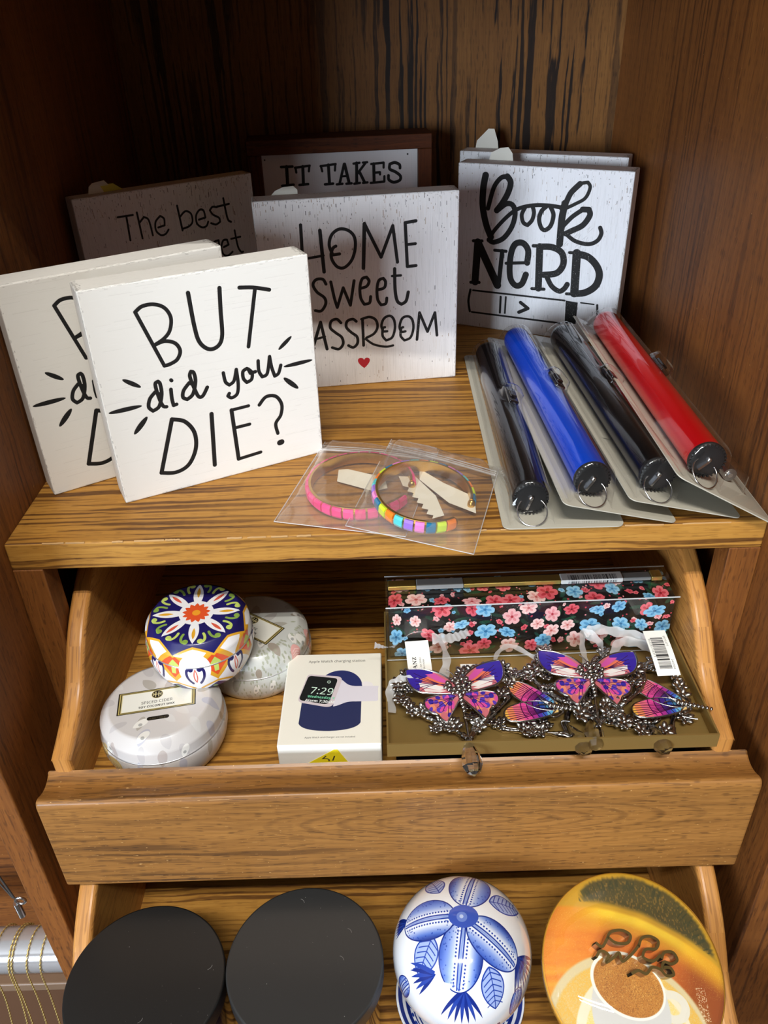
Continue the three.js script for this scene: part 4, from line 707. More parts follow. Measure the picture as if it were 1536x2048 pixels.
      c.strokeStyle = 'rgba(40,14,44,0.9)'; for (let k = 0; k < 8; k++) { c.lineWidth = 4 + k * 0.7; c.beginPath(); c.moveTo(X(0.001), Y(0)); c.quadraticCurveTo(X(0.018), Y(-0.005 + k * 0.001), X(0.042), Y(-0.016 + k * 0.0032)); c.stroke(); }
      c.lineWidth = 7; for (let k = 0; k < 5; k++) { c.beginPath(); c.moveTo(X(0.006 + k * 0.0042), Y(-0.016)); c.quadraticCurveTo(X(0.0105 + k * 0.0042), Y(-0.005), X(0.007 + k * 0.0042), Y(0.006)); c.stroke(); }
    }
  });
  const wingMat = [0, 1].map((k) => phys({ map: wingPrint(k), roughness: 0.25, clearcoat: 0.9, clearcoatRoughness: 0.08 }));
  const upG = plate(upper, 0.0078, 0.0008), loG = plate(lower, 0.0070, 0.0008), laG = plate(long, 0.0066, 0.0008), upR = rimOf(upper, 0.0074), loR = rimOf(lower, 0.0066), laR = rimOf(long, 0.0062);
  const both = (g) => [g, mirror(g)];
  const segs = []; for (let k = 0; k < 9; k++) { const q = 0.0025 - 0.00014 * k, g = new THREE.SphereGeometry(q, 10, 8); g.scale(1, 0.85, 0.8); g.translate(0, 0.0082 - 0.0001 * k, -0.006 + k * 0.0027); segs.push(g); } const bodyG = mergeGeometries(segs);
  const feelers = mergeGeometries([-1, 1].map((s) => tube([[0, 0.008, -0.007], [s * 0.002, 0.0095, -0.012], [s * 0.0055, 0.0105, -0.0155]], 0.0004, 10, 5)));
  const beadSpots = []; for (let k = 0; k < 20; k++) { const a = k * 2.4, q = 0.0022 + 0.0011 * Math.sqrt(k) * 0.75; const g = new THREE.SphereGeometry(0.0017, 10, 8); g.translate(Math.cos(a) * q * 1.45, 0.0090, Math.sin(a) * q * 1.2 - 0.003); beadSpots.push(g); } const beads = mergeGeometries(beadSpots);
  const dropG = (() => { const g = new THREE.LatheGeometry([V2(0.0001, -0.009), V2(0.0032, -0.0075), V2(0.0048, -0.004), V2(0.0044, 0.0005), V2(0.0022, 0.006), V2(0.0006, 0.009), V2(0.0001, 0.0092)], 9).toNonIndexed(); g.computeVertexNormals(); return g; })();
  const capG = new THREE.SphereGeometry(0.0016, 12, 8);
  const organza = phys({ color: srgb(244, 243, 242), transmission: 0.55, roughness: 0.6, thickness: 0, opacity: 0.85, transparent: true, side: THREE.DoubleSide });
  function ribbon(parent, pts, w, twist = 0) {   // flat strip through points, its width across the path
    const c = curve(pts), N = 48, pos = [], idx = [], uv = [];
    for (let k = 0; k <= N; k++) { const p = c.getPoint(k / N), t = c.getTangent(k / N), a = twist * (k / N) + 0.5, side = V3(0, 1, 0).cross(t); if (side.length() < 0.2) side.set(1, 0, 0); side.normalize(); const up = t.clone().cross(side).normalize(), s = side.multiplyScalar(Math.cos(a)).addScaledVector(up, Math.sin(a)).multiplyScalar(w * (0.85 + 0.15 * Math.sin(k * 0.7)));
      pos.push(p.x - s.x, p.y - s.y, p.z - s.z, p.x, p.y + 0.0004 * Math.sin(k), p.z, p.x + s.x, p.y + s.y, p.z + s.z); uv.push(0, k, 0.5, k, 1, k); if (k) { const b = k * 3; for (const j of [0, 1]) idx.push(b - 3 + j, b - 2 + j, b + j, b - 2 + j, b + 1 + j, b + j); } }
    const g = new THREE.BufferGeometry(); g.setAttribute('position', new THREE.Float32BufferAttribute(pos, 3)); g.setAttribute('uv', new THREE.Float32BufferAttribute(uv, 2)); g.setIndex(idx); g.computeVertexNormals();
    return part('ribbon', g, organza, parent, 'sheer white organza ribbon');
  }
  const tagTex = (kind) => canvas(256, 512, (c) => {
    c.fillStyle = '#f3f1ea'; c.fillRect(0, 0, 256, 512); c.fillStyle = '#1c1c1e'; const r = rng(40 + kind);
    if (kind === 0) { c.save(); c.translate(60, 470); c.rotate(-Math.PI / 2); c.font = 'bold 58px serif'; c.fillText('GANZ', 120, 40); c.font = '24px sans-serif'; c.fillText('MARIETTA, GA 30062', 60, 90); c.fillText('MADE IN CHINA', 90, 124); c.restore(); }
    else { for (let y = 90; y < 440; y += 4 + 7 * r()) c.fillRect(50, y, 140, 2 + 5 * r()); c.font = '30px monospace'; c.save(); c.translate(204, 70); c.rotate(Math.PI / 2); c.fillText(kind === 1 ? 'ER75271' : 'ER75277', 0, 0); c.fillText('244364', 270, 0); c.restore(); c.save(); c.translate(24, 100); c.rotate(Math.PI / 2); c.fillText('963235704315', 0, 0); c.restore(); }
  });
  const tagG = (() => { const g = new THREE.PlaneGeometry(0.0175, 0.042, 1, 6); g.rotateX(-Math.PI / 2); const p = g.attributes.position; for (let i = 0; i < p.count; i++) p.setY(i, 0.002 * Math.cos(p.getZ(i) * 60)); g.computeVertexNormals(); return g; })();
  function ornament(label, [x, y, z], turn, wings, { spin = 0, at = [0, 0], lift = 0, flowers = 16, seed = 1, tag, rib = [], crystal = [0.0, 0.0, 0.045], tilt = 0, scale = 1 }) {
    const o = thing('butterfly_ornament', label, 'ornament', [x, y, z], 'butterfly ornaments in the gold tray'); o.rotation.set(tilt, turn, 0, 'YXZ'); o.scale.setScalar(scale);
    part('branch_frame', branch, M.pewter, o, 'silver heart-shaped branch frame'); part('twig', twig, M.pewter, o);
    const r = rng(seed);
    const N = Math.round(flowers * 1.7);
    for (let k = 0; k < N; k++) {   // sprays along both sides of the heart and across its middle
      const zone = k / N, t = zone < 0.45 ? 23 + (zone / 0.45) * 8 : zone < 0.7 ? 4 + ((zone - 0.45) / 0.25) * 9 : 0, q = zone < 0.7 ? heartPts[Math.floor(t) % 36] : [(r() < 0.5 ? -1 : 1) * (0.004 + 0.02 * r()), -0.0005, 0.014 + 0.016 * r()];
      const m = part('blossom', blossom, M.pewter, o), s = 1.15 + 0.75 * r(); m.scale.set(s, s, s); m.position.set(q[0] * 0.98 + (r() - 0.5) * 0.011, q[1] + 0.001 + 0.0022 * r(), q[2] * 0.97 + (r() - 0.5) * 0.011); m.rotation.set((r() - 0.5) * 0.9, r() * 6, (r() - 0.5) * 0.9);
    }
    const b = new THREE.Group(); b.name = 'butterfly'; b.position.set(at[0], lift, at[1]); b.rotation.y = spin; b.scale.setScalar(wings ? 1.08 : 1.14); o.add(b);
    const mat = wingMat[wings];
    if (!wings) { for (const g of both(upG)) part('upper_wing', g, mat, b, 'violet and coral printed wing'); for (const g of both(loG)) part('lower_wing', g, mat, b, 'violet and coral printed wing'); for (const g of [...both(upR), ...both(loR)]) part('wing_rim', g, M.pewter, b); part('bead_cluster', beads, M.pewter, b); }
    else both(laG).forEach((g, k) => { const a = k ? -1.12 : 1.12; for (const m of [part('wing', g, mat, b, 'orange, pink and blue printed wing'), part('wing_rim', both(laR)[k], M.pewter, b)]) { m.rotation.y = a; m.scale.z = 0.82; } });
    part('body', bodyG, M.pewter, b); part('feelers', feelers, M.pewter, b);
    const stem = tube([[at[0], 0.006, at[1] + 0.012], [at[0] * 0.5, 0.004, 0.026], [0, 0.001, 0.036]], 0.0009, 14, 6); part('stem', stem, M.pewter, o);
    const cp = part('bail', capG, M.chrome, o); cp.position.set(crystal[0] * 0.6, crystal[1] * 0.5 + 0.0015, 0.0395);
    const d = part('crystal_drop', dropG, M.crystal, o, 'faceted clear crystal drop'); d.position.set(...crystal); d.rotation.x = -1.25; d.scale.setScalar(1.45);
    for (const [pts, w, tw] of rib) ribbon(o, pts, w, tw);
    if (tag) { const m = part('hang_tag', tagG, std({ map: tagTex(tag.kind), roughness: 0.8, side: THREE.DoubleSide }), o, 'white card tag with black print'); m.position.set(...tag.at); m.rotation.set(tag.lean ?? 0.15, tag.turn, tag.roll ?? 0, 'YXZ'); }
    return o;
  }
  const Y = TRAY + 0.0022;
  ornament('silver heart ornament with orange-blue winged butterfly, between the two violet ones', [0.0995, Y, 0.0365], 0.55, 1, { spin: 0.75, at: [0.0075, 0.0185], lift: 0.002, seed: 12, flowers: 14, crystal: [0.004, 0.001, 0.0435], scale: 0.92,
    tag: { kind: 1, at: [-0.012, 0.006, -0.041], turn: 1.05 } , rib: [[[[-0.004, 0.004, -0.03], [-0.002, 0.012, -0.045], [0.018, 0.012, -0.052], [0.032, 0.006, -0.03]], 0.0022, 0.8]] });
  ornament('silver heart ornament with orange-blue winged butterfly, below the white barcode tag', [0.1735, Y, 0.0365], 0.42, 1, { spin: 0.85, at: [0.022, 0.024], lift: 0.002, seed: 14, flowers: 18, crystal: [-0.012, 0.001, 0.034], scale: 0.92,
    tag: { kind: 2, at: [0.030, 0.024, -0.0165], turn: -0.40, lean: 0.2 }, rib: [[[[0.002, 0.006, -0.022], [0.001, 0.016, -0.036], [0.014, 0.019, -0.044], [0.03, 0.016, -0.038], [0.041, 0.010, -0.026]], 0.0042, 0.7]] });
  ornament('silver heart ornament with a violet butterfly and a crystal hanging over the tray front', [0.0475, Y + 0.0055, 0.0335], 0.10, 0, { seed: 5, flowers: 18, crystal: [-0.0015, -0.0005, 0.0490], tilt: 0.06, scale: 0.98,
    tag: { kind: 0, at: [-0.024, 0.006, -0.030], turn: -0.04, lean: 0.2 },
    rib: [[[[-0.008, 0.004, -0.018], [-0.004, 0.012, -0.030], [-0.010, 0.021, -0.044], [-0.026, 0.020, -0.050], [-0.040, 0.013, -0.045]], 0.0042, 0.5], [[[-0.040, 0.013, -0.045], [-0.047, 0.012, -0.046], [-0.055, 0.013, -0.048]], 0.0046, 0.9], [[[-0.012, 0.016, -0.046], [0.004, 0.016, -0.045], [0.016, 0.018, -0.047]], 0.0045, -0.6], [[[-0.049, -0.002, 0.004], [-0.047, 0.006, -0.012], [-0.038, 0.008, -0.016], [-0.028, 0.006, -0.013]], 0.0040, 0.4]] });
  ornament('silver heart ornament with a violet butterfly, on top in the middle of the pile', [0.1400, Y + 0.0085, 0.0265], -0.06, 0, { seed: 8, flowers: 20, crystal: [-0.004, -0.002, 0.0410], tilt: 0.04, scale: 0.98,
    rib: [[[[0.0, 0.004, -0.012], [-0.002, 0.010, -0.026], [0.001, 0.012, -0.040], [0.012, 0.008, -0.034], [0.012, 0.004, -0.018]], 0.0044, 1.2], [[[0.001, 0.012, -0.040], [0.008, 0.014, -0.042], [0.030, 0.010, -0.043], [0.052, 0.008, -0.038]], 0.0040, 0.6]] });
}
// ---------------------------------------------------------------- lower drawer
{
  // two jar candles with flat black lids
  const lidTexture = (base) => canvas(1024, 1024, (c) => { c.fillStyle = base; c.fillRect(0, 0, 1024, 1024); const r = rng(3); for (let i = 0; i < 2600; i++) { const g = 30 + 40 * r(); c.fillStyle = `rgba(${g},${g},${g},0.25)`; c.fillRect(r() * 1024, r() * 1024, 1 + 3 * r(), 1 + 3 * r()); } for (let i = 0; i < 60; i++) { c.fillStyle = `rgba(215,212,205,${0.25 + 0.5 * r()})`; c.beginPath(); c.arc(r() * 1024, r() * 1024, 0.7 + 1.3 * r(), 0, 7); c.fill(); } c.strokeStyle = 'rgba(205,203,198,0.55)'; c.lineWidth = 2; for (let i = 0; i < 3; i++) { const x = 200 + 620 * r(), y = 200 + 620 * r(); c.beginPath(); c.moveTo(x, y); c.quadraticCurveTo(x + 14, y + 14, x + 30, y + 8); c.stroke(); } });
  const jarM = phys({ color: srgb(24, 18, 34), roughness: 0.12, clearcoat: 0.8, clearcoatRoughness: 0.05 });
  const jar = (label, x, z, r, top, base) => {
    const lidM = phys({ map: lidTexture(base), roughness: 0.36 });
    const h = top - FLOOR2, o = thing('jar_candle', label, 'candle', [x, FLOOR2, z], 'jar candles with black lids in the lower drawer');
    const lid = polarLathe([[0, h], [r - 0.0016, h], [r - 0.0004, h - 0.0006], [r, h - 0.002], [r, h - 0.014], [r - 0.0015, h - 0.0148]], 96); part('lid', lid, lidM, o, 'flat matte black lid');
    part('jar', lathe([[r - 0.004, h - 0.0144], [r - 0.0045, h - 0.02], [r - 0.0045, 0.008], [r - 0.008, 0.001], [r - 0.012, 0], [0, 0]], 72), jarM, o, 'dark violet glass jar');
    return o;
  };
  jar('jar candle with a plain dark black lid, by the left side of the lower drawer', -0.1688, 0.1515, 0.0528, -0.2495, '#1c1c1c').rotation.y = 1.1;
  jar('jar candle with a black lid painted greyer for its reflection, beside the blue and white jar', -0.0632, 0.1425, 0.0528, -0.2475, '#2d2d2d').rotation.y = 2.6;  // same black lid, its reflection put into a lighter base colour

  // blue and white porcelain ball on its foot
  const R = 0.0462, cy = -0.2455, CX = 0.0421, CZ = 0.1415;
  const china = canvas(2048, 2048, (c) => {
    const k = 1024 / 180; c.fillStyle = '#eceff4'; c.fillRect(0, 0, 2048, 2048); c.translate(1024, 1024);
    const ink = '#23409e', deep = '#152b80', pale = '#8ea4dc', r = rng(17);
    const place = (az, th, f) => { c.save(); c.rotate(az); c.translate(0, th * k); f(); c.restore(); };   // az 0 = front, positive towards the left
    const fruit = (az, th, hl, hw, turn = 0) => place(az, th, () => {
      c.rotate(turn); const g = c.createLinearGradient(-hw * k, 0, hw * k, 0); g.addColorStop(0, '#2f50b4'); g.addColorStop(0.22, '#7f9ade'); g.addColorStop(0.4, '#e6ebf6'); g.addColorStop(0.68, '#dfe6f5'); g.addColorStop(0.86, '#5d7ccc'); g.addColorStop(1, deep);
      c.fillStyle = g; c.beginPath(); c.ellipse(0, 0, hw * k, hl * k, 0, 0, 7); c.fill(); c.strokeStyle = deep; c.lineWidth = 6; c.stroke();
      c.strokeStyle = ink; c.lineWidth = 7; for (const s of [-1, 1]) { c.beginPath(); c.moveTo(s * 8, -hl * k * 0.95); c.quadraticCurveTo(s * 13, 0, s * 6, hl * k * 0.95); c.stroke(); } c.fillStyle = pale; c.fillRect(-5, -hl * k * 0.9, 10, hl * k * 1.8);
      c.fillStyle = ink; for (let q = -8; q < 9; q++) for (const s of [-1, 1]) { c.beginPath(); c.arc(s * 26, q * hl * k * 0.105, 4.5, 0, 7); c.fill(); } for (let q = 0; q < 46; q++) { const a = r() * 6.28, e = 0.7 + 0.25 * r(); c.globalAlpha = 0.6; c.beginPath(); c.arc(Math.cos(a) * hw * k * e, Math.sin(a) * hl * k * e, 3.5, 0, 7); c.fill(); c.globalAlpha = 1; }
    });
    const leaf = (az, th, L, W, turn) => place(az, th, () => { c.rotate(turn); c.fillStyle = '#9db0e2'; c.strokeStyle = ink; c.lineWidth = 7; c.beginPath(); c.moveTo(0, -L * k); c.bezierCurveTo(W * k * 1.5, -L * k * 0.5, W * k, L * k * 0.5, 0, L * k); c.bezierCurveTo(-W * k, L * k * 0.5, -W * k * 1.5, -L * k * 0.5, 0, -L * k); c.fill(); c.stroke(); c.lineWidth = 5; c.beginPath(); c.moveTo(0, -L * k); c.lineTo(0, L * k); for (let q = -3; q < 3; q++) for (const s of [-1, 1]) { c.moveTo(0, q * L * k * 0.26); c.quadraticCurveTo(s * W * k * 0.4, q * L * k * 0.26 + 12, s * W * k * 0.75, (q + 1) * L * k * 0.26); } c.stroke(); });
    const fronds = (az, th, n, spread, L, turn = 0) => place(az, th, () => { c.rotate(turn); c.lineCap = 'round'; for (let q = 0; q < n; q++) { const a = (q / (n - 1) - 0.5) * spread; c.save(); c.rotate(a); c.fillStyle = q % 2 ? ink : deep; c.beginPath(); c.moveTo(-9, 0); c.quadraticCurveTo(-15 + a * 14, L * k * 0.6, a * 44, L * k); c.quadraticCurveTo(18 + a * 10, L * k * 0.5, 9, 0); c.fill(); c.restore(); } });
    leaf(0.92, 47, 17, 12, -0.35); leaf(-0.40, 62, 18, 12, 0.1); leaf(-1.95, 45, 17, 11, 0.3); leaf(2.6, 47, 15, 10, 0.2);
    fronds(0.10, 58, 7, 2.0, 34); fronds(0.62, 52, 6, 1.5, 27, 0.9); fronds(-1.0, 57, 9, 2.2, 32); fronds(1.72, 55, 7, 1.6, 20); fronds(3.5, 58, 7, 1.5, 19);
    fruit(0.16, 33, 27, 19, 0.04); fruit(-0.88, 33, 27, 17, -0.05); fruit(1.62, 32, 25, 18, 0.0); fruit(-2.85, 33, 24, 19, 0.05);
    c.fillStyle = '#3c57b6'; c.beginPath(); c.ellipse(0, 0, 74, 58, 0, 0, 7); c.fill(); c.fillStyle = '#6c86d0'; c.beginPath(); c.arc(-8, 4, 26, 0, 7); c.fill(); c.fillStyle = '#b9c8ec'; c.beginPath(); c.arc(-10, 2, 10, 0, 7); c.fill();
    for (let a = 1.05; a < 5.6; a += 0.9) { fruit(a, 92, 16, 11, 0.4); fronds(a + 0.3, 104, 5, 1.2, 14); }
    c.strokeStyle = ink; c.lineWidth = 16; c.beginPath(); c.arc(0, 0, 150 * k, 0, 7); c.stroke();
  });
  const prof = []; for (let i = 0; i <= 40; i++) { const a = (i / 40) * Math.PI * 0.93, e = 2.25, s = Math.sin(a), q = Math.cos(a), f = Math.pow(Math.pow(Math.abs(s), e) + Math.pow(Math.abs(q), e), -1 / e); prof.push([R * f * s, R * 0.94 * f * q]); }
  const o = thing('porcelain_jar', 'round white porcelain jar painted with blue fruit and leaves, on a striped saucer foot', 'jar', [CX, FLOOR2, CZ]);
  const porcelain = phys({ map: china, roughness: 0.1, clearcoat: 1, clearcoatRoughness: 0.01 });
  const ball = polarLathe(prof, 96); ball.translate(0, cy - FLOOR2, 0); part('ball', ball, porcelain, o);
  const rings = canvas(1024, 1024, (c) => { c.fillStyle = '#e9ecf2'; c.fillRect(0, 0, 1024, 1024); c.translate(512, 512); c.strokeStyle = '#1a2c7c'; for (const [q, w] of [[128, 5], [140, 4], [158, 12], [182, 14]]) { c.lineWidth = w; c.beginPath(); c.arc(0, 0, q, 0, 7); c.stroke(); } c.fillStyle = '#23409e'; for (let k = 0; k < 40; k++) { c.save(); c.rotate(k / 40 * 6.283); c.beginPath(); c.ellipse(0, -148, 6, 4, 0, 0, 7); c.fill(); c.restore(); } });
  part('saucer', polarLathe([[0, 0.034], [0.022, 0.034], [0.030, 0.036], [0.040, 0.043], [0.0445, 0.0465], [0.0452, 0.0455], [0.040, 0.038], [0.030, 0.024], [0.026, 0.006], [0.027, 0], [0, 0]], 80), phys({ map: rings, roughness: 0.18, clearcoat: 1, clearcoatRoughness: 0.04 }), o, 'white saucer foot with blue rings');

  // coffee cup disc under clear glass
  const d = thing('coffee_disc', 'tilted glossy amber disc picturing a white coffee cup, with metal letters under glass', 'ornament', [0.1545, FLOOR2, 0.153]);
  const q = new THREE.Quaternion().setFromUnitVectors(V3(0, 1, 0), V3(0.0698, 0.9374, 0.342).normalize()), up = -0.2514 - FLOOR2, DR = 0.0602;
  const pic = dataTexture(1024, 1024, (i, j) => {   // v up: y runs towards the viewer
    const x = (i / 1024) * 2 - 1, y = 1 - (j / 1024) * 2, wob = 0.10 * (fbm(x * 3 + 4, y * 3, 61) - 0.5), rad = Math.hypot(x, y), ang = Math.atan2(y, x);
    const spark = noise(i * 0.55, j * 0.55, 62), fleck = noise(i * 0.22, j * 0.22, 63), streak = noise(ang * 46, rad * 5, 64);
    let c = [206, 96, 26];
    const put = (col, a) => { const t = clamp(a); for (let q = 0; q < 3; q++) c[q] = mix(c[q], col[q], t); };
    put([226, 118, 34], fbm(x * 4, y * 9, 65) * 1.1); put([236, 156, 44], step(0.05, -0.75, x) * step(-0.75, -0.1, y) * (0.3 + 0.9 * fbm(x * 2, y * 14, 66)));
    put([138, 66, 22], step(0.25, 0.75, x + 0.2 * y + wob) * step(-0.35, 0.05, y) * 0.85); put([186, 170, 110], step(0.42, 0.62, x) * step(0.28, 0.5, y + wob) * (0.3 + fleck * 0.6) * (1 - step(0.62, 0.8, x)));
    // dark crescent with its yellow edge
    const lower = -0.62 + 0.22 * Math.max(0, x + 0.3) + 0.30 * Math.pow(Math.max(0, x + 0.1), 2), edge = lower - y + wob * 0.5;
    put([222, 160, 34], step(-0.34, -0.06, edge) * step(-0.75, 0.2, x + 0.4)); put([246, 206, 52], step(-0.13, -0.03, edge) * (1 - step(0.0, 0.05, edge)) * step(-0.55, -0.1, x) * (1 - step(0.45, 0.9, x)) * 0.9);
    put([196, 150, 36], step(0.0, 0.05, edge) * 0.9); put([74, 66, 30], step(0.05, 0.13, edge) * step(-0.52, -0.36, x) * step(0.985, 0.93, rad + 0.02 * (streak - 0.5)));
    if (edge > 0.08 && x > -0.5) { put([150, 112, 46], step(0.6, 0.8, noise(i * 0.16, j * 0.09, 67)) * 0.55 * step(0.94, 0.9, rad)); put([44, 52, 30], step(0.72, 0.9, rad) * step(0.5, 0.75, streak) * 0.6 * step(0.95, 0.92, rad)); }
    // saucer
    const el = (cx, cy, a, b, t) => { const u = x - cx, v = y - cy, X = u * Math.cos(t) + v * Math.sin(t), Y = -u * Math.sin(t) + v * Math.cos(t); return Math.hypot(X / a, Y / b); };
    const inside = (d, s = 0.02) => 1 - step(1 - s, 1 + s, d);
    put([214, 196, 150], inside(el(-0.16, 0.66, 0.90, 0.80, 0.35))); put([226, 178, 76], inside(el(-0.14, 0.69, 0.85, 0.74, 0.35)) * (0.4 + 0.9 * fleck)); put([232, 222, 190], inside(el(-0.10, 0.66, 0.64, 0.64, 0.35), 0.015)); put([236, 208, 120], inside(el(-0.07, 0.69, 0.57, 0.57, 0.35), 0.02) * (0.35 + 0.9 * fleck));
    // handle, cup, coffee
    const h = el(0.37, 0.36, 0.145, 0.125, 0.3); put([224, 218, 200], (1 - step(1.22, 1.3, h)) * step(0.55, 0.66, h));
    put([208, 206, 200], inside(el(-0.10, 0.40, 0.43, 0.50, 0.05), 0.02)); put([240, 236, 224], inside(el(-0.09, 0.15, 0.42, 0.315, 0.42), 0.015)); put([172, 104, 36], inside(el(-0.085, 0.152, 0.388, 0.285, 0.42), 0.02));
    if (el(-0.085, 0.152, 0.388, 0.285, 0.42) < 1) { put([212, 150, 62], fbm(x * 6, y * 6, 70) * 0.7 - 0.1); put([238, 196, 110], spark > 0.8 ? 0.7 : 0); put([118, 64, 20], fleck > 0.72 ? 0.4 : 0); }
    put([252, 224, 130], spark > 0.86 && y < 0.3 && edge < 0 ? 0.5 : 0); put([232, 206, 170], x > 0.66 && x < 0.76 && y > 0.18 && y < 0.5 && fleck > 0.62 ? 0.7 : 0);
    return c;
  }); pic.wrapS = pic.wrapT = THREE.ClampToEdgeWrapping;
  const disc = new THREE.Group(); disc.name = 'disc'; disc.position.set(0, up, 0); disc.quaternion.copy(q); d.add(disc);
  part('picture_face', polarLathe([[0, 0], [DR - 0.0008, 0]], 96), phys({ map: pic, roughness: 0.3, clearcoat: 0.6, clearcoatRoughness: 0.05 }), disc, 'amber picture of a cup and saucer');
  part('rim', lathe([[DR - 0.0008, 0.0004], [DR, 0], [DR + 0.0002, -0.004], [DR - 0.003, -0.0062], [0, -0.0062]], 96), phys({ color: srgb(206, 150, 52), roughness: 0.15, clearcoat: 1 }), disc, 'amber glass rim');
  // script lettering bent from flat metal strip, standing on the face
  const strip = (pts, h) => { const c = curve(pts.map(([x, y]) => [x * DR, 0, y * DR])), N = pts.length * 9, pos = [], idx = [], w = 0.0009; for (let k = 0; k <= N; k++) { const p = c.getPoint(k / N), t = c.getTangent(k / N), nx = -t.z * w, nz = t.x * w; pos.push(p.x + nx, 0.0003, p.z + nz, p.x + nx, h, p.z + nz, p.x - nx, h, p.z - nz, p.x - nx, 0.0003, p.z - nz); if (k) { const b = k * 4; for (let j = 0; j < 4; j++) { const j2 = (j + 1) % 4; idx.push(b - 4 + j, b + j, b - 4 + j2, b - 4 + j2, b + j, b + j2); } } } const g = new THREE.BufferGeometry(); g.setAttribute('position', new THREE.Float32BufferAttribute(pos, 3)); g.setIndex(idx); const f = g.toNonIndexed(); f.computeVertexNormals(); return f; };
  const words = [[[-0.42, -0.24], [-0.36, -0.2], [-0.3, -0.26], [-0.24, -0.34], [-0.1, -0.36], [-0.02, -0.31], [-0.06, -0.24], [-0.2, -0.24], [-0.28, -0.3]], [[-0.44, -0.1], [-0.38, -0.16], [-0.3, -0.12], [-0.34, -0.05], [-0.24, -0.1], [-0.18, -0.14], [-0.16, -0.06], [-0.08, -0.1], [0.0, -0.16], [0.06, -0.22]], [[0.05, -0.2], [0.1, -0.28], [0.2, -0.3], [0.28, -0.25], [0.24, -0.18], [0.12, -0.17], [0.08, -0.1], [0.18, -0.06], [0.28, -0.12]], [[0.28, -0.08], [0.32, -0.14], [0.42, -0.14], [0.45, -0.07], [0.38, -0.03], [0.3, -0.05], [0.26, 0.02]], [[-0.08, 0.06], [0.0, 0.03], [0.08, 0.06], [0.16, 0.0], [0.24, 0.02], [0.3, 0.08], [0.38, 0.07], [0.36, 0.01], [0.28, 0.0]]];
  for (const w of words) part('metal_letter', strip(w, 0.0105), M.antique, disc, 'brass-toned script letter');
  const dome = []; for (let i = 0; i <= 16; i++) { const e = i / 16; dome.push([(DR - 0.0006) * e, 0.0165 * Math.sqrt(Math.max(0, 1 - Math.pow(e, 2.6)))]); }
  part('glass_dome', lathe(dome, 96), M.acrylic, disc, 'clear domed glass');
  part('pedestal', lathe([[0.030, up - 0.016], [0.026, up * 0.5], [0.034, 0.004], [0.034, 0], [0, 0]], 60), phys({ color: srgb(120, 74, 30), roughness: 0.3, clearcoat: 0.5 }), d, 'brown foot');
}

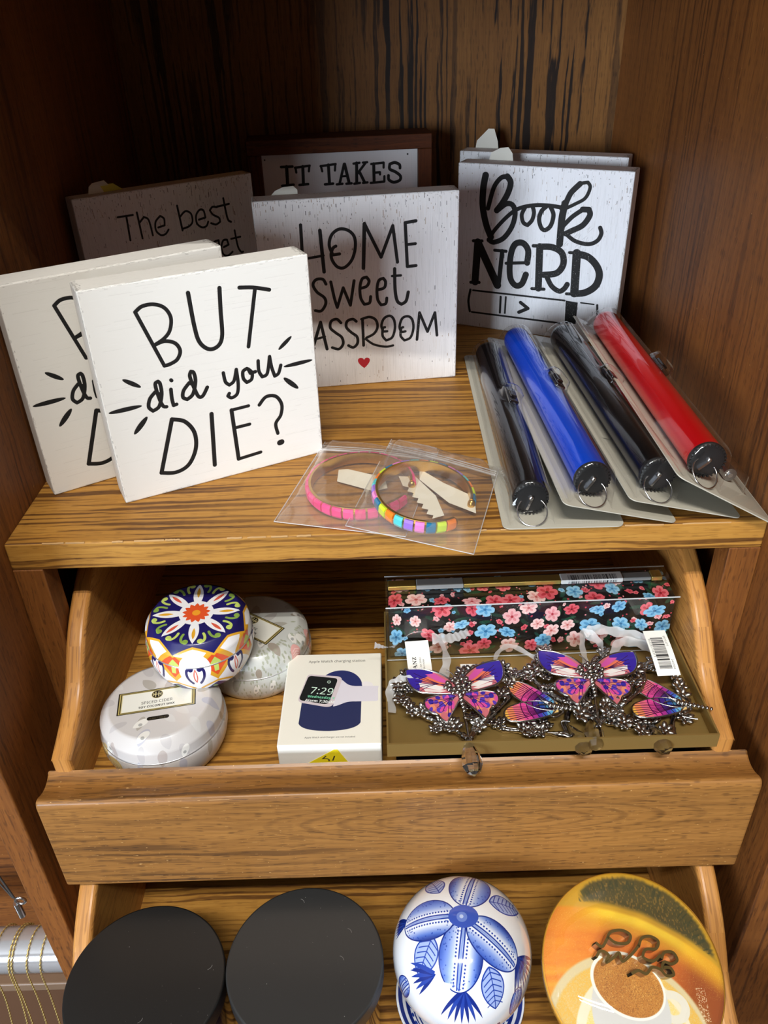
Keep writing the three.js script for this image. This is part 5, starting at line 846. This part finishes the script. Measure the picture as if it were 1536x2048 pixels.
// ---------------------------------------------------------------- necklace rack beside the cabinet
{
  const wall_ = thing('wood_fixture', 'brown wooden board standing behind the necklace rack', 'board', [-0.42, GROUND, -0.02]);
  part('board', grain(bx(-0.14, 0.14, 0, 1.12, -0.012, 0, 0.001), 'x', [0.8, 0.4], [0.3, 0.2]), panelWood, wall_);
  const box_ = thing('brown_ledge', 'flat brown ledge below the clear necklace bar', 'ledge', [-0.39, GROUND, 0.03]);
  part('ledge', bx(-0.115, 0.115, 0, 0.66, -0.04, 0.0, 0.002), std({ color: srgb(92, 62, 40), roughness: 0.6 }), box_); part('ledge_trim', bx(-0.115, 0.115, 0.66, 0.672, -0.042, 0.004, 0.002), std({ color: srgb(128, 104, 84), roughness: 0.35 }), box_);
  const bar = thing('necklace_bar', 'clear plastic bar hung with gold chains, left of the cabinet', 'rack', [-0.37, -0.385, 0.052]);
  part('bar', (() => { const g = new THREE.CylinderGeometry(0.0185, 0.0185, 0.19, 40); g.rotateZ(Math.PI / 2); return g; })(), phys({ color: srgb(196, 196, 200), metalness: 0.55, roughness: 0.14, clearcoat: 0.8, clearcoatRoughness: 0.05 }), bar);
  for (const s of [-1, 1]) part('bracket', (() => { const g = new THREE.CylinderGeometry(0.006, 0.006, 0.075, 16); g.rotateX(Math.PI / 2); g.translate(s * 0.085, 0, -0.036); return g; })(), M.steel, bar);
  const goldChain = std({ color: srgb(226, 200, 128), metalness: 0.7, roughness: 0.35 });
  const xs = [[-0.3525, -0.37, 'first'], [-0.337, -0.352, 'second'], [-0.324, -0.337, 'third'], [-0.3215, -0.322, 'fourth'], [-0.309, -0.3115, 'fifth'], [-0.2975, -0.299, 'sixth']];
  xs.forEach(([x, xe]) => {
    const o = thing('necklace', 'thin gold rope chain draped over the clear bar', 'necklace', [x, -0.365, 0.052], 'gold chains on the necklace bar');
    const pts = [[0.004, -0.08, -0.0206], [0.0035, -0.04, -0.0204]]; for (let k = 0; k <= 6; k++) { const a = Math.PI - (k / 6) * Math.PI; pts.push([0.003 - 0.001 * k, -0.02 + Math.sin(a) * 0.0198, Math.cos(a) * 0.0198]); } pts.push([-0.004, -0.06, 0.021], [(xe - x) * 0.5 - 0.004, -0.15, 0.03], [xe - x - 0.004, -0.26, 0.034]);
    const g = tube(pts, 0.0006, 520, 5), p = g.attributes.position, n = g.attributes.normal; for (let i = 0; i < p.count; i++) { const ring = Math.floor(i / 6), side = i % 6, dd = 0.0003 * Math.sin(ring * 1.15 + side * 1.05); p.setXYZ(i, p.getX(i) + n.getX(i) * dd, p.getY(i) + n.getY(i) * dd, p.getZ(i) + n.getZ(i) * dd); } g.computeVertexNormals(); part('chain', g, goldChain, o);
  });
  const hook = thing('pendant', 'dark cord with a silver clasp hanging above the clear bar', 'pendant', [-0.311, -0.325, 0.05]);
  part('cord', tube([[-0.03, 0.15, -0.02], [-0.015, 0.07, -0.008], [0, 0.012, 0]], 0.0009, 20, 6), std({ color: srgb(60, 58, 58), roughness: 0.6 }), hook); part('cord', tube([[-0.045, 0.11, -0.02], [-0.02, 0.05, -0.008], [-0.001, 0.012, 0]], 0.0007, 20, 6), std({ color: srgb(60, 58, 58), roughness: 0.6 }), hook);
  part('clasp', (() => { const a = new THREE.CylinderGeometry(0.0028, 0.0028, 0.018, 14); a.translate(0, -0.004, 0); const b = new THREE.TorusGeometry(0.004, 0.0012, 8, 20); b.translate(0.004, 0.008, 0); return mergeGeometries([a, b]); })(), M.chrome, hook, 'silver clasp');
}
renderer.render(scene, camera);
